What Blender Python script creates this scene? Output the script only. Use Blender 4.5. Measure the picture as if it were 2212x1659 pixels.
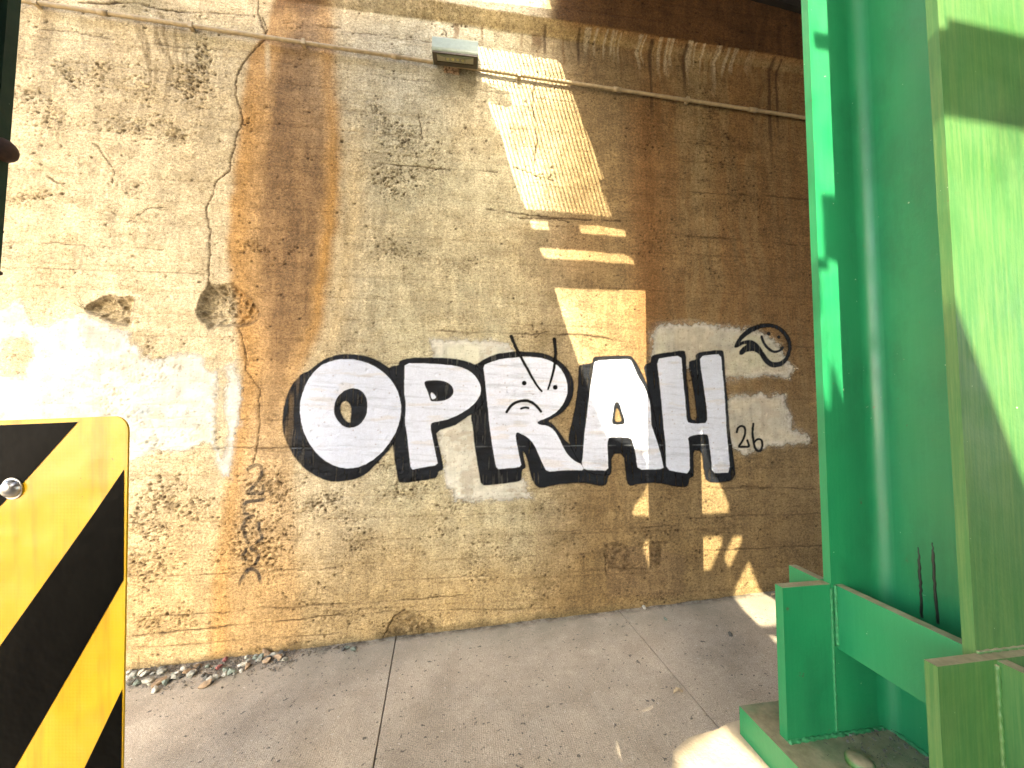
import bpy, bmesh, math, random
import numpy as np
from mathutils import Vector, Matrix
random.seed(7)
for o in list(bpy.data.objects): bpy.data.objects.remove(o)
scn = bpy.context.scene
COL = scn.collection

# ------------------------------------------------------------------ camera
F, CX, CY = 831., 1106., 829.5            # photo measured on a 2212 x 1659 grid
nrm = lambda v: np.array(v, float) / np.linalg.norm(v)
_z = nrm((64, 15330, -831)); _x = nrm((6894, -73.83, -831)); _x = nrm(_x - _z * np.dot(_x, _z)); _y = np.cross(_z, _x)
RM = np.stack([_x, _y, _z], 1)            # camera = RM @ world
CAM = np.array([0., -2.78, 1.534])
cam = bpy.data.objects.new('camera', bpy.data.cameras.new('camera')); COL.objects.link(cam)
cam.data.sensor_width = 36; cam.data.lens = F / 2212 * 36
cam.data.clip_start = .05; cam.data.clip_end = 400
M4 = Matrix([list(RM.T[i]) + [CAM[i]] for i in range(3)] + [[0, 0, 0, 1]])
cam.matrix_world = M4
scn.camera = cam
scn.render.resolution_x = 1024; scn.render.resolution_y = 768

# ------------------------------------------------------------------ sky and sun
SUN = np.array([.20, 1., -.70])           # travel direction of the sunlight
w = bpy.data.worlds.new('World'); scn.world = w; w.use_nodes = True
nt = w.node_tree; bg = nt.nodes['Background']
sky = nt.nodes.new('ShaderNodeTexSky'); sky.sky_type = 'NISHITA'; sky.sun_disc = False
sky.sun_elevation = math.atan2(.70, math.hypot(.20, 1.)); sky.sun_rotation = math.atan2(-.20, -1.) % (2 * math.pi)
sky.dust_density = 4.0; sky.air_density = 1.0; sky.ozone_density = .6
nt.links.new(sky.outputs[0], bg.inputs[0]); bg.inputs[1].default_value = .15
sl = bpy.data.lights.new('sun', 'SUN'); sl.energy = 2.2; sl.angle = math.radians(.25); sl.color = (1, .88, .66)
so = bpy.data.objects.new('sun', sl); COL.objects.link(so)
so.rotation_euler = Vector(SUN).to_track_quat('-Z', 'Y').to_euler(); so.location = (-3, -14, 12)
scn.view_settings.view_transform = 'Standard'; scn.view_settings.look = 'None'
scn.view_settings.gamma = 1; scn.view_settings.use_curve_mapping = False
scn.view_settings.exposure = 3.42
scn.render.engine = 'CYCLES'
scn.cycles.max_bounces = 8; scn.cycles.diffuse_bounces = 6

# ------------------------------------------------------------------ pixel <-> place
def ray(u, v): return RM.T @ np.array([(u - CX) / F, -(v - CY) / F, -1.])
def hit(u, v, nv, d):
    nv = np.array(nv, float); r = ray(u, v); t = (d - nv @ CAM) / (nv @ r); return CAM + r * t
def W(u, v): return hit(u, v, (0, 1, 0), 0.)
GX = .0569                                 # the pavement climbs a little to the right
GZ0 = -.020
def gz(x): return GZ0 + GX * x
def G(u, v): return hit(u, v, (-GX, 0, 1), GZ0)
def proj(P):
    P = np.asarray(P, float); c = (P - CAM) @ RM.T
    return CX - F * c[..., 0] / c[..., 2], CY + F * c[..., 1] / c[..., 2]
Z5 = lambda pts: [(570.5 + x * .26289, 685.8 + y * .26289) for x, y in pts]
ZR = lambda pts: [(1124.6 + x * .29762, 658.3 + y * .29762) for x, y in pts]
ZS = lambda pts: [(1536.1 + x * .21497, 658.3 + y * .21497) for x, y in pts]
ZF = lambda pts: [(384. + x * .21497, 960. + y * .21497) for x, y in pts]
Z2 = lambda pts: [(737.3 + x / 3, y / 3) for x, y in pts]
Z3 = lambda pts: [(1474.7 + x / 3, y / 3) for x, y in pts]
Z6 = lambda pts: [(1474.7 + x / 3, 553 + y / 3) for x, y in pts]
Z4 = lambda pts: [(x / 3, 553 + y / 3) for x, y in pts]
Z10 = lambda pts: [(1474.7 + x / 3, 1106 + y / 3) for x, y in pts]

# ------------------------------------------------------------------ names and tags
def tag(o, label=None, cat=None, group=None, kind=None):
    if label: o['label'] = label
    if cat: o['category'] = cat
    if group: o['group'] = group
    if kind: o['kind'] = kind
    return o
def thing(name, label, cat, loc=(0, 0, 0), group=None):
    o = bpy.data.objects.new(name, None); COL.objects.link(o); o.location = loc; o.empty_display_size = .1
    return tag(o, label, cat, group)
def link(name, me, mat, parent=None, smooth=False):
    o = bpy.data.objects.new(name, me); COL.objects.link(o)
    if mat and not me.materials: me.materials.append(mat)
    if parent is not None:
        o.parent = parent; o.matrix_parent_inverse = Matrix.Translation(-parent.location)
    if smooth:
        for p in me.polygons: p.use_smooth = True
    return o
def bm_obj(name, bm, mat, parent=None, smooth=False, bevel=0, seg=2):
    if bevel:
        bmesh.ops.bevel(bm, geom=[e for e in bm.edges if e.is_manifold and e.calc_face_angle(0) > .5], offset=bevel, segments=seg, affect='EDGES', profile=.5)
    bmesh.ops.recalc_face_normals(bm, faces=bm.faces)
    me = bpy.data.meshes.new(name); bm.to_mesh(me); bm.free()
    return link(name, me, mat, parent, smooth)
def box_bm(bm, ax, ay, az, o=(0, 0, 0), r0=(0, 0, 0), r1=(1, 1, 1)):
    """box spanned by axes ax, ay, az from corner r0 to r1 (coordinates in that frame)"""
    ax, ay, az, o = map(lambda q: np.array(q, float), (ax, ay, az, o)); vs = []
    for k in (r0[2], r1[2]):
        for j in (r0[1], r1[1]):
            for i in (r0[0], r1[0]): vs.append(bm.verts.new(o + ax * i + ay * j + az * k))
    for f in ((0, 1, 3, 2), (4, 6, 7, 5), (0, 4, 5, 1), (2, 3, 7, 6), (0, 2, 6, 4), (1, 5, 7, 3)): bm.faces.new([vs[i] for i in f])
def prism(name, pts, d, mat, parent=None, bevel=0, smooth=False):
    """polygon of 3-D points pushed along vector d"""
    bm = bmesh.new(); a = [bm.verts.new(p) for p in pts]; d = np.array(d, float)
    b = [bm.verts.new(np.array(p, float) + d) for p in pts]; n = len(pts)
    bm.faces.new(a); bm.faces.new(b[::-1])
    for i in range(n): bm.faces.new((a[i], b[i], b[(i + 1) % n], a[(i + 1) % n]))
    return bm_obj(name, bm, mat, parent, smooth, bevel)

# ------------------------------------------------------------------ numpy noise and shapes
def _h(ix, iy, s):
    n = (ix.astype(np.int64) * 374761393 + iy.astype(np.int64) * 668265263 + s * 1274126177) & 0x7fffffff
    n = ((n ^ (n >> 13)) * 1274126177) & 0x7fffffff
    return ((n ^ (n >> 16)) & 0xffff) / 65535.
def vn(x, y, s=0):
    ix = np.floor(x); iy = np.floor(y); fx = x - ix; fy = y - iy; fx = fx * fx * (3 - 2 * fx); fy = fy * fy * (3 - 2 * fy)
    a = _h(ix, iy, s); b = _h(ix + 1, iy, s); c = _h(ix, iy + 1, s); d = _h(ix + 1, iy + 1, s)
    return (a + (b - a) * fx) * (1 - fy) + (c + (d - c) * fx) * fy
def fbm(x, y, s=0, o=4, g=.5):
    r = 0; a = 1; t = 0
    for i in range(o): r = r + a * vn(x, y, s + i * 17); t += a; a *= g; x = x * 2.03 + 5.1; y = y * 2.03 + 9.7
    return r / t
def ss(a, b, x):
    t = np.clip((x - a) / (b - a), 0, 1); return t * t * (3 - 2 * t)
def seg_dist(u, v, pts, widths=None):
    best = np.full(u.shape, 1e9)
    for i in range(len(pts) - 1):
        (x0, y0), (x1, y1) = pts[i], pts[i + 1]; dx, dy = x1 - x0, y1 - y0; L = dx * dx + dy * dy + 1e-9
        t = np.clip(((u - x0) * dx + (v - y0) * dy) / L, 0, 1); d = np.hypot(u - x0 - t * dx, v - y0 - t * dy)
        if widths is not None: d = d - (widths[i] + (widths[i + 1] - widths[i]) * t)
        best = np.minimum(best, d)
    return best
def chaikin(pts, n=1, closed=True):
    for _ in range(n):
        q = []; m = len(pts)
        for i in range(m if closed else m - 1):
            a, b = pts[i], pts[(i + 1) % m]
            q += [(a[0] * .75 + b[0] * .25, a[1] * .75 + b[1] * .25), (a[0] * .25 + b[0] * .75, a[1] * .25 + b[1] * .75)]
        pts = q if closed else [pts[0]] + q + [pts[-1]]
    return pts
def sdf(u, v, pts):
    """signed distance in photo pixels, negative inside; evaluated only near the polygon"""
    out = np.full(u.shape, 60.); P = np.array(pts); mg = 50
    m = (u > P[:, 0].min() - mg) & (u < P[:, 0].max() + mg) & (v > P[:, 1].min() - mg) & (v < P[:, 1].max() + mg)
    if not m.any(): return out
    uu, vv = u[m], v[m]; inside = np.zeros(uu.shape, bool); n = len(pts)
    for i in range(n):
        (x0, y0), (x1, y1) = pts[i], pts[(i + 1) % n]
        c = (y0 > vv) != (y1 > vv)
        inside ^= c & (uu < (x1 - x0) * (vv - y0) / (y1 - y0 + 1e-12) + x0)
    d = seg_dist(uu, vv, list(pts) + [pts[0]]); out[m] = np.where(inside, -d, d); return out
def mix3(a, b, m): return a + (b - a) * m[..., None]
def worley(x, y, s=0, p=1.):
    """distance to the nearest jittered cell point that exists (probability p, may be an array) and that cell's hash"""
    ix = np.floor(x); iy = np.floor(y); best = np.full(x.shape, 9.); hh = np.zeros(x.shape)
    for dx in (-1, 0, 1):
        for dy in (-1, 0, 1):
            cx, cy = ix + dx, iy + dy; px = cx + _h(cx, cy, s); py = cy + _h(cx, cy, s + 9); e = _h(cx, cy, s + 21)
            d = np.hypot(x - px, y - py); d = np.where(e < p, d, 9.); m = d < best; best = np.where(m, d, best); hh = np.where(m, _h(cx, cy, s + 33), hh)
    return best, hh
C3 = lambda *c: np.array(c, float)

# ------------------------------------------------------------------ materials
def mat(name):
    m = bpy.data.materials.new(name); m.use_nodes = True; n = m.node_tree.nodes; n.clear()
    out = n.new('ShaderNodeOutputMaterial'); p = n.new('ShaderNodeBsdfPrincipled'); m.node_tree.links.new(p.outputs[0], out.inputs[0])
    return m, m.node_tree, p
def N(t, kind, **kw):
    n = t.nodes.new('ShaderNode' + kind)
    for k, v in kw.items(): setattr(n, k, v)
    return n
def L(t, a, b): t.links.new(a, b)
def noise(t, scale, detail=4, rough=.55, vec=None, dist=0):
    n = N(t, 'TexNoise'); n.inputs['Scale'].default_value = scale; n.inputs['Detail'].default_value = detail
    n.inputs['Roughness'].default_value = rough; n.inputs['Distortion'].default_value = dist
    if vec: L(t, vec, n.inputs['Vector'])
    return n.outputs['Fac']
def pos(t, sc=(1, 1, 1)):
    g = N(t, 'NewGeometry'); m = N(t, 'Mapping'); m.inputs['Scale'].default_value = sc; L(t, g.outputs['Position'], m.inputs['Vector']); return m.outputs[0]
def ramp(t, fac, stops):
    r = N(t, 'ValToRGB'); e = r.color_ramp.elements
    while len(e) < len(stops): e.new(.5)
    for i, (p, c) in enumerate(stops): e[i].position = p; e[i].color = (*c, 1) if len(c) == 3 else c
    L(t, fac, r.inputs[0]); return r.outputs[0]
def mixc(t, a, b, fac, mode='MIX'):
    m = N(t, 'Mix', data_type='RGBA', blend_type=mode)
    for s, x in ((0, fac), (6, a), (7, b)):
        if hasattr(x, 'is_linked'): L(t, x, m.inputs[s])
        else: m.inputs[s].default_value = x if s == 0 else (*x, 1)
    return m.outputs[2]
def bump(t, p, h, strength, dist, prev=None):
    b = N(t, 'Bump'); b.inputs['Strength'].default_value = strength; b.inputs['Distance'].default_value = dist; L(t, h, b.inputs['Height'])
    if prev: L(t, prev, b.inputs['Normal'])
    L(t, b.outputs[0], p.inputs['Normal']); return b.outputs[0]
def grey(a): return (a, a, a)
def simple(name, col, rough=.6, metal=0, var=.15, scale=20, bmp=0, bscale=60):
    m, t, p = mat(name); v = pos(t)
    c = ramp(t, noise(t, scale, 4, .6, v), [(.3, tuple(x * (1 - var) for x in col)), (.7, tuple(min(1, x * (1 + var)) for x in col))])
    L(t, c, p.inputs['Base Color']); p.inputs['Roughness'].default_value = rough; p.inputs['Metallic'].default_value = metal
    if bmp: bump(t, p, noise(t, bscale, 4, .6, v), .5, bmp)
    return m

def concrete_attr(name, paint=False, black=False):
    m, t, p = mat(name)
    a = N(t, 'Attribute'); a.attribute_name = 'Col'
    fine = noise(t, 130, 8, .78, pos(t)); streak = noise(t, 26, 6, .7, pos(t, (.6, 1, 2.2)), 1.2); vert = noise(t, 22, 5, .7, pos(t, (2.5, 1, .35)), .8)
    g = .10 if paint else .34
    c = mixc(t, a.outputs['Color'], ramp(t, fine, [(.34, grey(1 - g * 1.5)), (.62, grey(1 + g * .5))]), 1., 'MULTIPLY')
    c = mixc(t, c, ramp(t, streak, [(.3, grey(1 - g * .8)), (.65, grey(1 + g * .25))]), 1., 'MULTIPLY')
    c = mixc(t, c, ramp(t, vert, [(.3, (1 - g * .5, 1 - g * .55, 1 - g * .6)), (.65, grey(1 + g * .15))]), 1., 'MULTIPLY')
    if not paint:
        md = noise(t, 55, 6, .8, pos(t, (1, 1, 1.3))); c = mixc(t, c, ramp(t, md, [(.36, (.50, .46, .40)), (.50, grey(.98)), (.66, grey(1.22))]), 1., 'MULTIPLY')
        s2 = noise(t, 110, 3, .6, pos(t)); c = mixc(t, c, (.09, .06, .035), ramp(t, s2, [(.635, grey(0)), (.70, grey(.6))]))
    if not black:   # small dirt filled air holes
        sp = noise(t, 75, 2, .5, pos(t)); c = mixc(t, c, (.10, .07, .04), ramp(t, sp, [(.69, grey(0)), (.74, grey(.0 if paint else .75))]))
    L(t, c, p.inputs['Base Color']); p.inputs['Roughness'].default_value = .5 if black else (.6 if paint else .85)
    p.inputs['Specular IOR Level'].default_value = .10 if black else .25
    b = bump(t, p, noise(t, 45, 8, .68, pos(t, (.75, 1, 1.2))), .8 if not paint else .6, .012)
    b = bump(t, p, streak, .35, .004, b)
    bump(t, p, fine, .3, .002, b)
    if paint:
        mx = N(t, 'MixShader'); tr = N(t, 'BsdfTransparent'); out = [n for n in t.nodes if n.type == 'OUTPUT_MATERIAL'][0]
        L(t, a.outputs['Alpha'], mx.inputs[0]); L(t, tr.outputs[0], mx.inputs[1]); L(t, p.outputs[0], mx.inputs[2]); L(t, mx.outputs[0], out.inputs[0])
    return m
M_WALL = concrete_attr('stained_board_marked_concrete')
M_PAINT = concrete_attr('sprayed_masonry_paint', True)
M_BLACK = concrete_attr('black_spray_paint', True, True)

def green_paint(name, base, dusty, dust=.35, rough=.33):
    m, t, p = mat(name)
    v = pos(t, (14, 14, .5)); st = noise(t, 10, 6, .7, v); bl = noise(t, 2.2, 4, .6, pos(t))
    c = mixc(t, base, tuple(x * .8 for x in base), ramp(t, bl, [(.35, grey(0)), (.7, grey(1))]))
    c = mixc(t, c, dusty, ramp(t, st, [(.42, grey(0)), (.72, grey(dust))]))
    g = N(t, 'NewGeometry'); s = N(t, 'SeparateXYZ'); L(t, g.outputs['Normal'], s.inputs[0])
    up = ramp(t, s.outputs[2], [(.5, grey(0)), (.9, grey(.85))])
    c = mixc(t, c, ramp(t, noise(t, 30, 5, .7, pos(t)), [(.35, (.17, .13, .08)), (.65, (.30, .25, .17))]), up)
    sp = noise(t, 55, 3, .6, pos(t)); c = mixc(t, c, (.55, .62, .45), ramp(t, sp, [(.735, grey(0)), (.76, grey(.7))]))
    rs = noise(t, 26, 5, .75, pos(t)); c = mixc(t, c, (.10, .045, .018), ramp(t, rs, [(.685, grey(0)), (.72, grey(.75))]))
    gm = noise(t, 5, 6, .7, pos(t, (1, 1, .4))); c = mixc(t, c, tuple(x * .55 for x in base), ramp(t, gm, [(.52, grey(0)), (.70, grey(.7))]))
    p.inputs['Specular IOR Level'].default_value = .55; L(t, c, p.inputs['Base Color'])
    L(t, ramp(t, noise(t, 9, 4, .6, pos(t)), [(.3, grey(rough)), (.7, grey(rough + .22))]), p.inputs['Roughness'])
    b = bump(t, p, noise(t, 130, 3, .6, pos(t)), .22, .0016); bump(t, p, noise(t, 12, 3, .5, pos(t)), .25, .005, b)
    return m
M_GREEN = green_paint('green_bridge_paint', (.009, .185, .066), (.045, .24, .10), .15)
M_GREEN_N = green_paint('green_bridge_paint_pollen_dusted', (.034, .130, .030), (.19, .24, .07), .34, .42)
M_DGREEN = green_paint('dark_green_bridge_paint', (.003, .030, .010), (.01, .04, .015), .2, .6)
M_WELD = simple('weld_bead_green', (.016, .16, .055), .6, 0, .3, 90, .004, 150)
M_DECK = simple('bridge_deck_steel', (.10, .085, .06), .8, 0, .4, 6)
M_GIRD = simple('near_black_girder', (.012, .009, .006), .9, 0, .4, 6)  # even near-black tone
M_PED = simple('pedestal_concrete', (.46, .38, .26), .9, 0, .16, 14, .006, 70)

# ================================================================== GROUND
def slab_mat():
    m, t, p = mat('broomed_sidewalk_concrete'); v = pos(t)
    c = ramp(t, noise(t, 3, 6, .65, v), [(.3, (.38, .32, .235)), (.55, (.46, .395, .30)), (.75, (.53, .465, .36))])
    c = mixc(t, c, ramp(t, noise(t, 260, 4, .7, v), [(.36, grey(.42)), (.64, grey(1.28))]), 1., 'MULTIPLY')
    bl = noise(t, 1.1, 6, .7, v); c = mixc(t, c, ramp(t, bl, [(.38, grey(.74)), (.6, grey(1.1))]), 1., 'MULTIPLY')
    sp = noise(t, 38, 2, .5, v); c = mixc(t, c, (.045, .045, .04), ramp(t, sp, [(.675, grey(0)), (.705, grey(.8))]))
    sp = noise(t, 90, 2, .5, pos(t, (1, 1.3, 1))); c = mixc(t, c, (.09, .08, .06), ramp(t, sp, [(.70, grey(0)), (.73, grey(.7))]))
    sp = noise(t, 60, 1, .5, pos(t, (1.2, .9, 1))); c = mixc(t, c, (.55, .50, .42), ramp(t, sp, [(.745, grey(0)), (.76, grey(.8))]))
    # green grey damp tone along the wall foot
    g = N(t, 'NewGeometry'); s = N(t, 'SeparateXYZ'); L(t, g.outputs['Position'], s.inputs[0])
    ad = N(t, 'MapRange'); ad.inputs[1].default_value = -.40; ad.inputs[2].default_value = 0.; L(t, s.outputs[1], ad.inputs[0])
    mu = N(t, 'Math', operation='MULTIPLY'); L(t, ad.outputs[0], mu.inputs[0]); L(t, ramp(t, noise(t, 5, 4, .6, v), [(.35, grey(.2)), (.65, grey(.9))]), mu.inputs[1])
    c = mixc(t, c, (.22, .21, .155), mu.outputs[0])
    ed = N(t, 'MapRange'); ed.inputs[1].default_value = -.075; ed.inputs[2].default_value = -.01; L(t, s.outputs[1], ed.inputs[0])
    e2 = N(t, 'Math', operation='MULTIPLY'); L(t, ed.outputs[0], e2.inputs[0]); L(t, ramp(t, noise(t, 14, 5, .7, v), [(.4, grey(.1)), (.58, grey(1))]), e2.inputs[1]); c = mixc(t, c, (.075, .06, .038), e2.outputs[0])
    L(t, c, p.inputs['Base Color']); p.inputs['Roughness'].default_value = .9
    wv = N(t, 'TexWave', bands_direction='Y'); wv.inputs['Scale'].default_value = 34; wv.inputs['Distortion'].default_value = 1.2; wv.inputs['Detail'].default_value = 2; L(t, pos(t, (.15, 1, 1)), wv.inputs['Vector'])
    wx = N(t, 'TexWave', bands_direction='X'); wx.inputs['Scale'].default_value = 30; wx.inputs['Distortion'].default_value = 1.; L(t, v, wx.inputs['Vector'])
    b = bump(t, p, wv.outputs['Fac'], .22, .002); b = bump(t, p, wx.outputs['Fac'], .22, .002, b); bump(t, p, noise(t, 120, 5, .7, v), .6, .004, b)
    return m
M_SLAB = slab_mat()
M_ROAD = simple('worn_asphalt', (.10, .09, .075), .9, 0, .2, 3, .01, 60)
M_DARK_BACK = simple('darkened_underpass_concrete', (.13, .10, .07), .9, 0, .3, 2)  # dark concrete that cuts light bounced from behind the viewer
M_GROUND = simple('street_concrete', (.44, .38, .29), .9, 0, .15, 1.2, .01, 30)
M_JOINT = simple('joint_dirt', (.06, .05, .04), .95, 0, .3, 60)
def quad_sheet(name, pts, m, kind='structure'):
    me = bpy.data.meshes.new(name); me.from_pydata([tuple(p) for p in pts], [], [tuple(range(len(pts)))]); o = link(name, me, m); return tag(o, kind=kind)
def gp(x, y, dz=0): return (x, y, gz(max(-8, min(8, x))) + dz)
me = bpy.data.meshes.new('ground')
xs = [-200, -8, 8, 200]; vv = [(x, y, gz(max(-8, min(8, x))) - .10) for y in (-200, 60) for x in xs]
me.from_pydata(vv, [], [(i, i + 1, i + 5, i + 4) for i in range(3)]); tag(link('ground', me, M_GROUND), kind='structure')

def jline(u0, v0, u1, v1):
    a = G(u0, v0); b = G(u1, v1); k = (b[0] - a[0]) / (b[1] - a[1]); return lambda y: a[0] + k * (y - a[1])
j1 = jline(852, 1396, 806, 1659); j2 = jline(1364, 1351, 1543, 1561)
j0 = lambda y: j1(y) - 1.9; jm = lambda y: j1(y) - 3.8
j3 = lambda y: j2(y) + 1.62; j4 = lambda y: j2(y) + 3.3
lines = [lambda y: -8., jm, j0, j1, j2, j3, j4, lambda y: 8.]
side = tag(bpy.data.objects.new('sidewalk', None), kind='structure'); COL.objects.link(side)
g_ = .0035
for i in range(7):
    A, B = lines[i], lines[i + 1]
    pts = [gp(A(y) + g_, y) for y in (-3.1, .06)] + [gp(B(y) - g_, y) for y in (.06, -3.1)]
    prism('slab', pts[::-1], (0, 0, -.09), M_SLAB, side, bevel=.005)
o = quad_sheet('joint_bed', [gp(-8, -3.1, -.03), gp(8, -3.1, -.03), gp(8, .05, -.03), gp(-8, .05, -.03)], M_JOINT); o.parent = side
me = bpy.data.meshes.new('road')
tag(quad_sheet('road', [gp(-8, -60, -.09), gp(8, -60, -.09), gp(8, -3.1, -.09), gp(-8, -3.1, -.09)], M_ROAD))
# kerb
prism('kerb', [gp(-8, -3.1, .0), gp(8, -3.1, .0), gp(8, -3.1, -.12), gp(-8, -3.1, -.12)], (0, -.15, 0), M_PED, bevel=.01)['kind'] = 'structure'

# ================================================================== WALL
def xcoords(lo, hi, step, a, b):
    mid = np.arange(lo, hi, step); left = lo - np.cumsum(np.geomspace(step, .5, 40)); left = left[left > a][::-1]
    right = hi + np.cumsum(np.geomspace(step, .5, 40)); right = right[right < b]; return np.concatenate([[a], left, mid, right, [b]])
STEP = .0075
WX = xcoords(-3.35, 3.05, STEP, -14, 14); WZ = np.concatenate([np.arange(-1.0, -.24, .05), np.arange(-.24, 5.0, STEP), [5.02, 5.1, 5.3]])
XX, ZZ = np.meshgrid(WX, WZ)
def puv(X, Z): return proj(np.stack([X, np.zeros_like(X), Z], -1))

PITS = [(60, 210, 45, 45, .5), (150, 170, 50, 35, .6), (120, 250, 70, 40, .6), (215, 165, 40, 50, .65), (300, 180, 60, 50, .6), (440, 130, 22, 60, 1.), (415, 175, 45, 40, 1.), (290, 270, 90, 22, .8),
        (385, 290, 35, 26, .8), (70, 425, 70, 20, .75), (545, 260, 20, 30, .6), (310, 410, 40, 20, .4), (545, 535, 45, 18, .7), (640, 540, 50, 16, .5), (820, 250, 30, 40, .7), (870, 300, 50, 45, .7), (855, 390, 60, 40, .9),
        (930, 330, 60, 60, .5), (840, 540, 50, 25, .7), (910, 545, 30, 15, .5), (1010, 300, 40, 40, .4), (1000, 590, 60, 20, .4), (1180, 380, 40, 20, .5), (1400, 300, 50, 30, .5), (1560, 330, 60, 80, .5),
        (1550, 240, 35, 60, .7), (1420, 520, 30, 40, .6), (1600, 430, 40, 50, .6), (345, 1075, 60, 45, 1.), (320, 1130, 50, 60, 1.), (400, 1100, 55, 35, .8), (320, 1230, 60, 45, 1.), (380, 1330, 60, 25, .8),
        (330, 1345, 40, 18, .9), (560, 1180, 75, 70, .95), (590, 1060, 70, 50, .8), (700, 1090, 70, 35, .7), (540, 1130, 60, 40, .9), (880, 1060, 70, 30, .65), (1000, 1085, 60, 35, .6), (960, 1150, 70, 30, .5),
        (790, 1180, 70, 40, .55), (640, 1290, 60, 40, .5), (820, 1010, 40, 16, .6), (1060, 1200, 60, 50, .5), (890, 1350, 60, 24, .8), (740, 1330, 80, 40, .4), (1220, 1100, 60, 40, .4), (1500, 1150, 100, 80, .4),
        (330, 800, 70, 60, .45), (260, 870, 70, 60, .5), (410, 930, 60, 50, .55), (340, 960, 50, 30, .7), (1170, 1270, 60, 30, .5), (1400, 1290, 80, 18, .6), (1690, 1270, 60, 30, .5), (1240, 1180, 60, 30, .5)]
SP1 = [(180, 668), (197, 653), (215, 645), (240, 637), (255, 644), (270, 643), (280, 640), (290, 643), (289, 668), (286, 690), (280, 706), (265, 702), (245, 698), (228, 694), (212, 683), (190, 678), (186, 672)]
SP2 = [(428, 655), (434, 636), (446, 620), (451, 611), (470, 616), (482, 612), (505, 613), (520, 625), (532, 636), (545, 645), (558, 662), (562, 680), (556, 692), (540, 703), (520, 706), (500, 703), (470, 705), (452, 713), (440, 700), (426, 688), (424, 672)]
ROUGH = [[(1302, 1174), (1330, 1170), (1356, 1172), (1360, 1200), (1358, 1232), (1345, 1240), (1330, 1232), (1312, 1230), (1306, 1205)], [(1376, 1170), (1400, 1172), (1432, 1168), (1452, 1164), (1450, 1176), (1434, 1180), (1430, 1220), (1418, 1238), (1410, 1215), (1400, 1185), (1378, 1182)],
         [(826, 1388), (838, 1352), (852, 1330), (880, 1322), (905, 1326), (930, 1335), (942, 1360), (910, 1380), (860, 1390)]]
CRACK = [([(556, -10), (557, 20), (562, 45), (572, 70), (570, 88), (548, 108), (528, 132), (512, 162), (508, 180), (509, 205), (523, 250), (523, 268), (511, 285), (508, 310), (498, 345), (497, 368), (466, 396), (459, 425), (447, 442), (446, 462), (455, 500), (452, 560), (450, 612)], 1.5),
         ([(575, 60), (566, 38), (576, 62), (572, 80)], 1.), ([(515, 708), (530, 762), (531, 800), (560, 840), (559, 880), (562, 915), (555, 960), (548, 1000)], 1.1), ([(100, 378), (112, 388), (128, 396), (142, 396)], 1.2),
         ([(205, 310), (222, 335), (240, 355), (246, 372), (243, 395)], .7), ([(275, 480), (300, 462), (318, 450), (350, 447)], .4), ([(325, 905), (333, 930), (342, 950), (350, 985)], .8),
         ([(1150, 700), (1156, 728), (1180, 716)], .5), ([(826, 1385), (838, 1352), (856, 1328), (876, 1318)], 1.5), ([(1310, 1240), (1306, 1195)], .7),
         ([(1155, 355), (1160, 300), (1152, 240), (1150, 200), (1158, 180)], .7), ([(960, 65), (966, 82)], .9), ([(905, 248), (908, 270), (912, 300)], .6), ([(1120, 470), (1200, 474), (1230, 480)], 1.4), ([(1110, 360), (1160, 380), (1195, 390)], .8)]
HLINES = [([(930, 712), (1020, 716), (1100, 720), (1240, 722), (1345, 736)], 1.8), ([(1050, 452), (1095, 460), (1180, 468), (1340, 480)], 1.6), ([(800, 352), (890, 358), (1000, 368), (1075, 370)], 1.4), ([(0, 522), (170, 527), (350, 538)], 1.1), ([(0, 578), (300, 585), (440, 592)], .9),
          ([(90, 62), (200, 75), (320, 95), (550, 110)], 1.), ([(278, 967), (420, 968), (620, 968), (760, 962)], 1.5), ([(265, 905), (420, 905), (560, 908), (700, 905)], 1.), ([(275, 1375), (330, 1368), (500, 1352), (740, 1330)], 1.5), ([(275, 1245), (500, 1240), (740, 1225)], 1.), ([(275, 1399), (430, 1390), (740, 1370)], .9),
          ([(275, 1335), (470, 1322), (740, 1305), (1000, 1286)], 1.1), ([(740, 1325), (1000, 1318), (1200, 1314)], 1.), ([(840, 1255), (1140, 1238), (1400, 1228)], .8), ([(1490, 740), (1600, 745), (1760, 752)], .8), ([(1600, 1052), (1760, 1055)], 1.1), ([(1540, 1052), (1650, 1056)], .6), ([(1500, 1190), (1660, 1184), (1780, 1180)], 1.1),
          ([(1480, 510), (1620, 520), (1745, 530)], 1.1), ([(1480, 415), (1600, 420), (1745, 430)], 1.), ([(1180, 1150), (1320, 1142), (1460, 1136)], .8), ([(737, 68), (840, 80), (935, 92)], 1.1), ([(790, 160), (930, 178)], .8), ([(1030, 195), (1170, 212), (1240, 220)], .9), ([(1080, 275), (1240, 290)], .8), ([(1480, 1120), (1640, 1112), (1780, 1108)], .8),
          ([(170, 5), (300, 8), (345, 22), (440, 27), (540, 32)], 2.0), ([(600, 45), (700, 58), (737, 62)], 1.)]
def ledge_low(u): return np.interp(u, [-400, 700, 1475, 1740, 3000], [-150, 12, 126, 166, 360])
def ledge_high(u): return np.interp(u, [-400, 737, 1187, 1475, 1735, 3000], [-180, -8, 60, 106, 146, 330])

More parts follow.
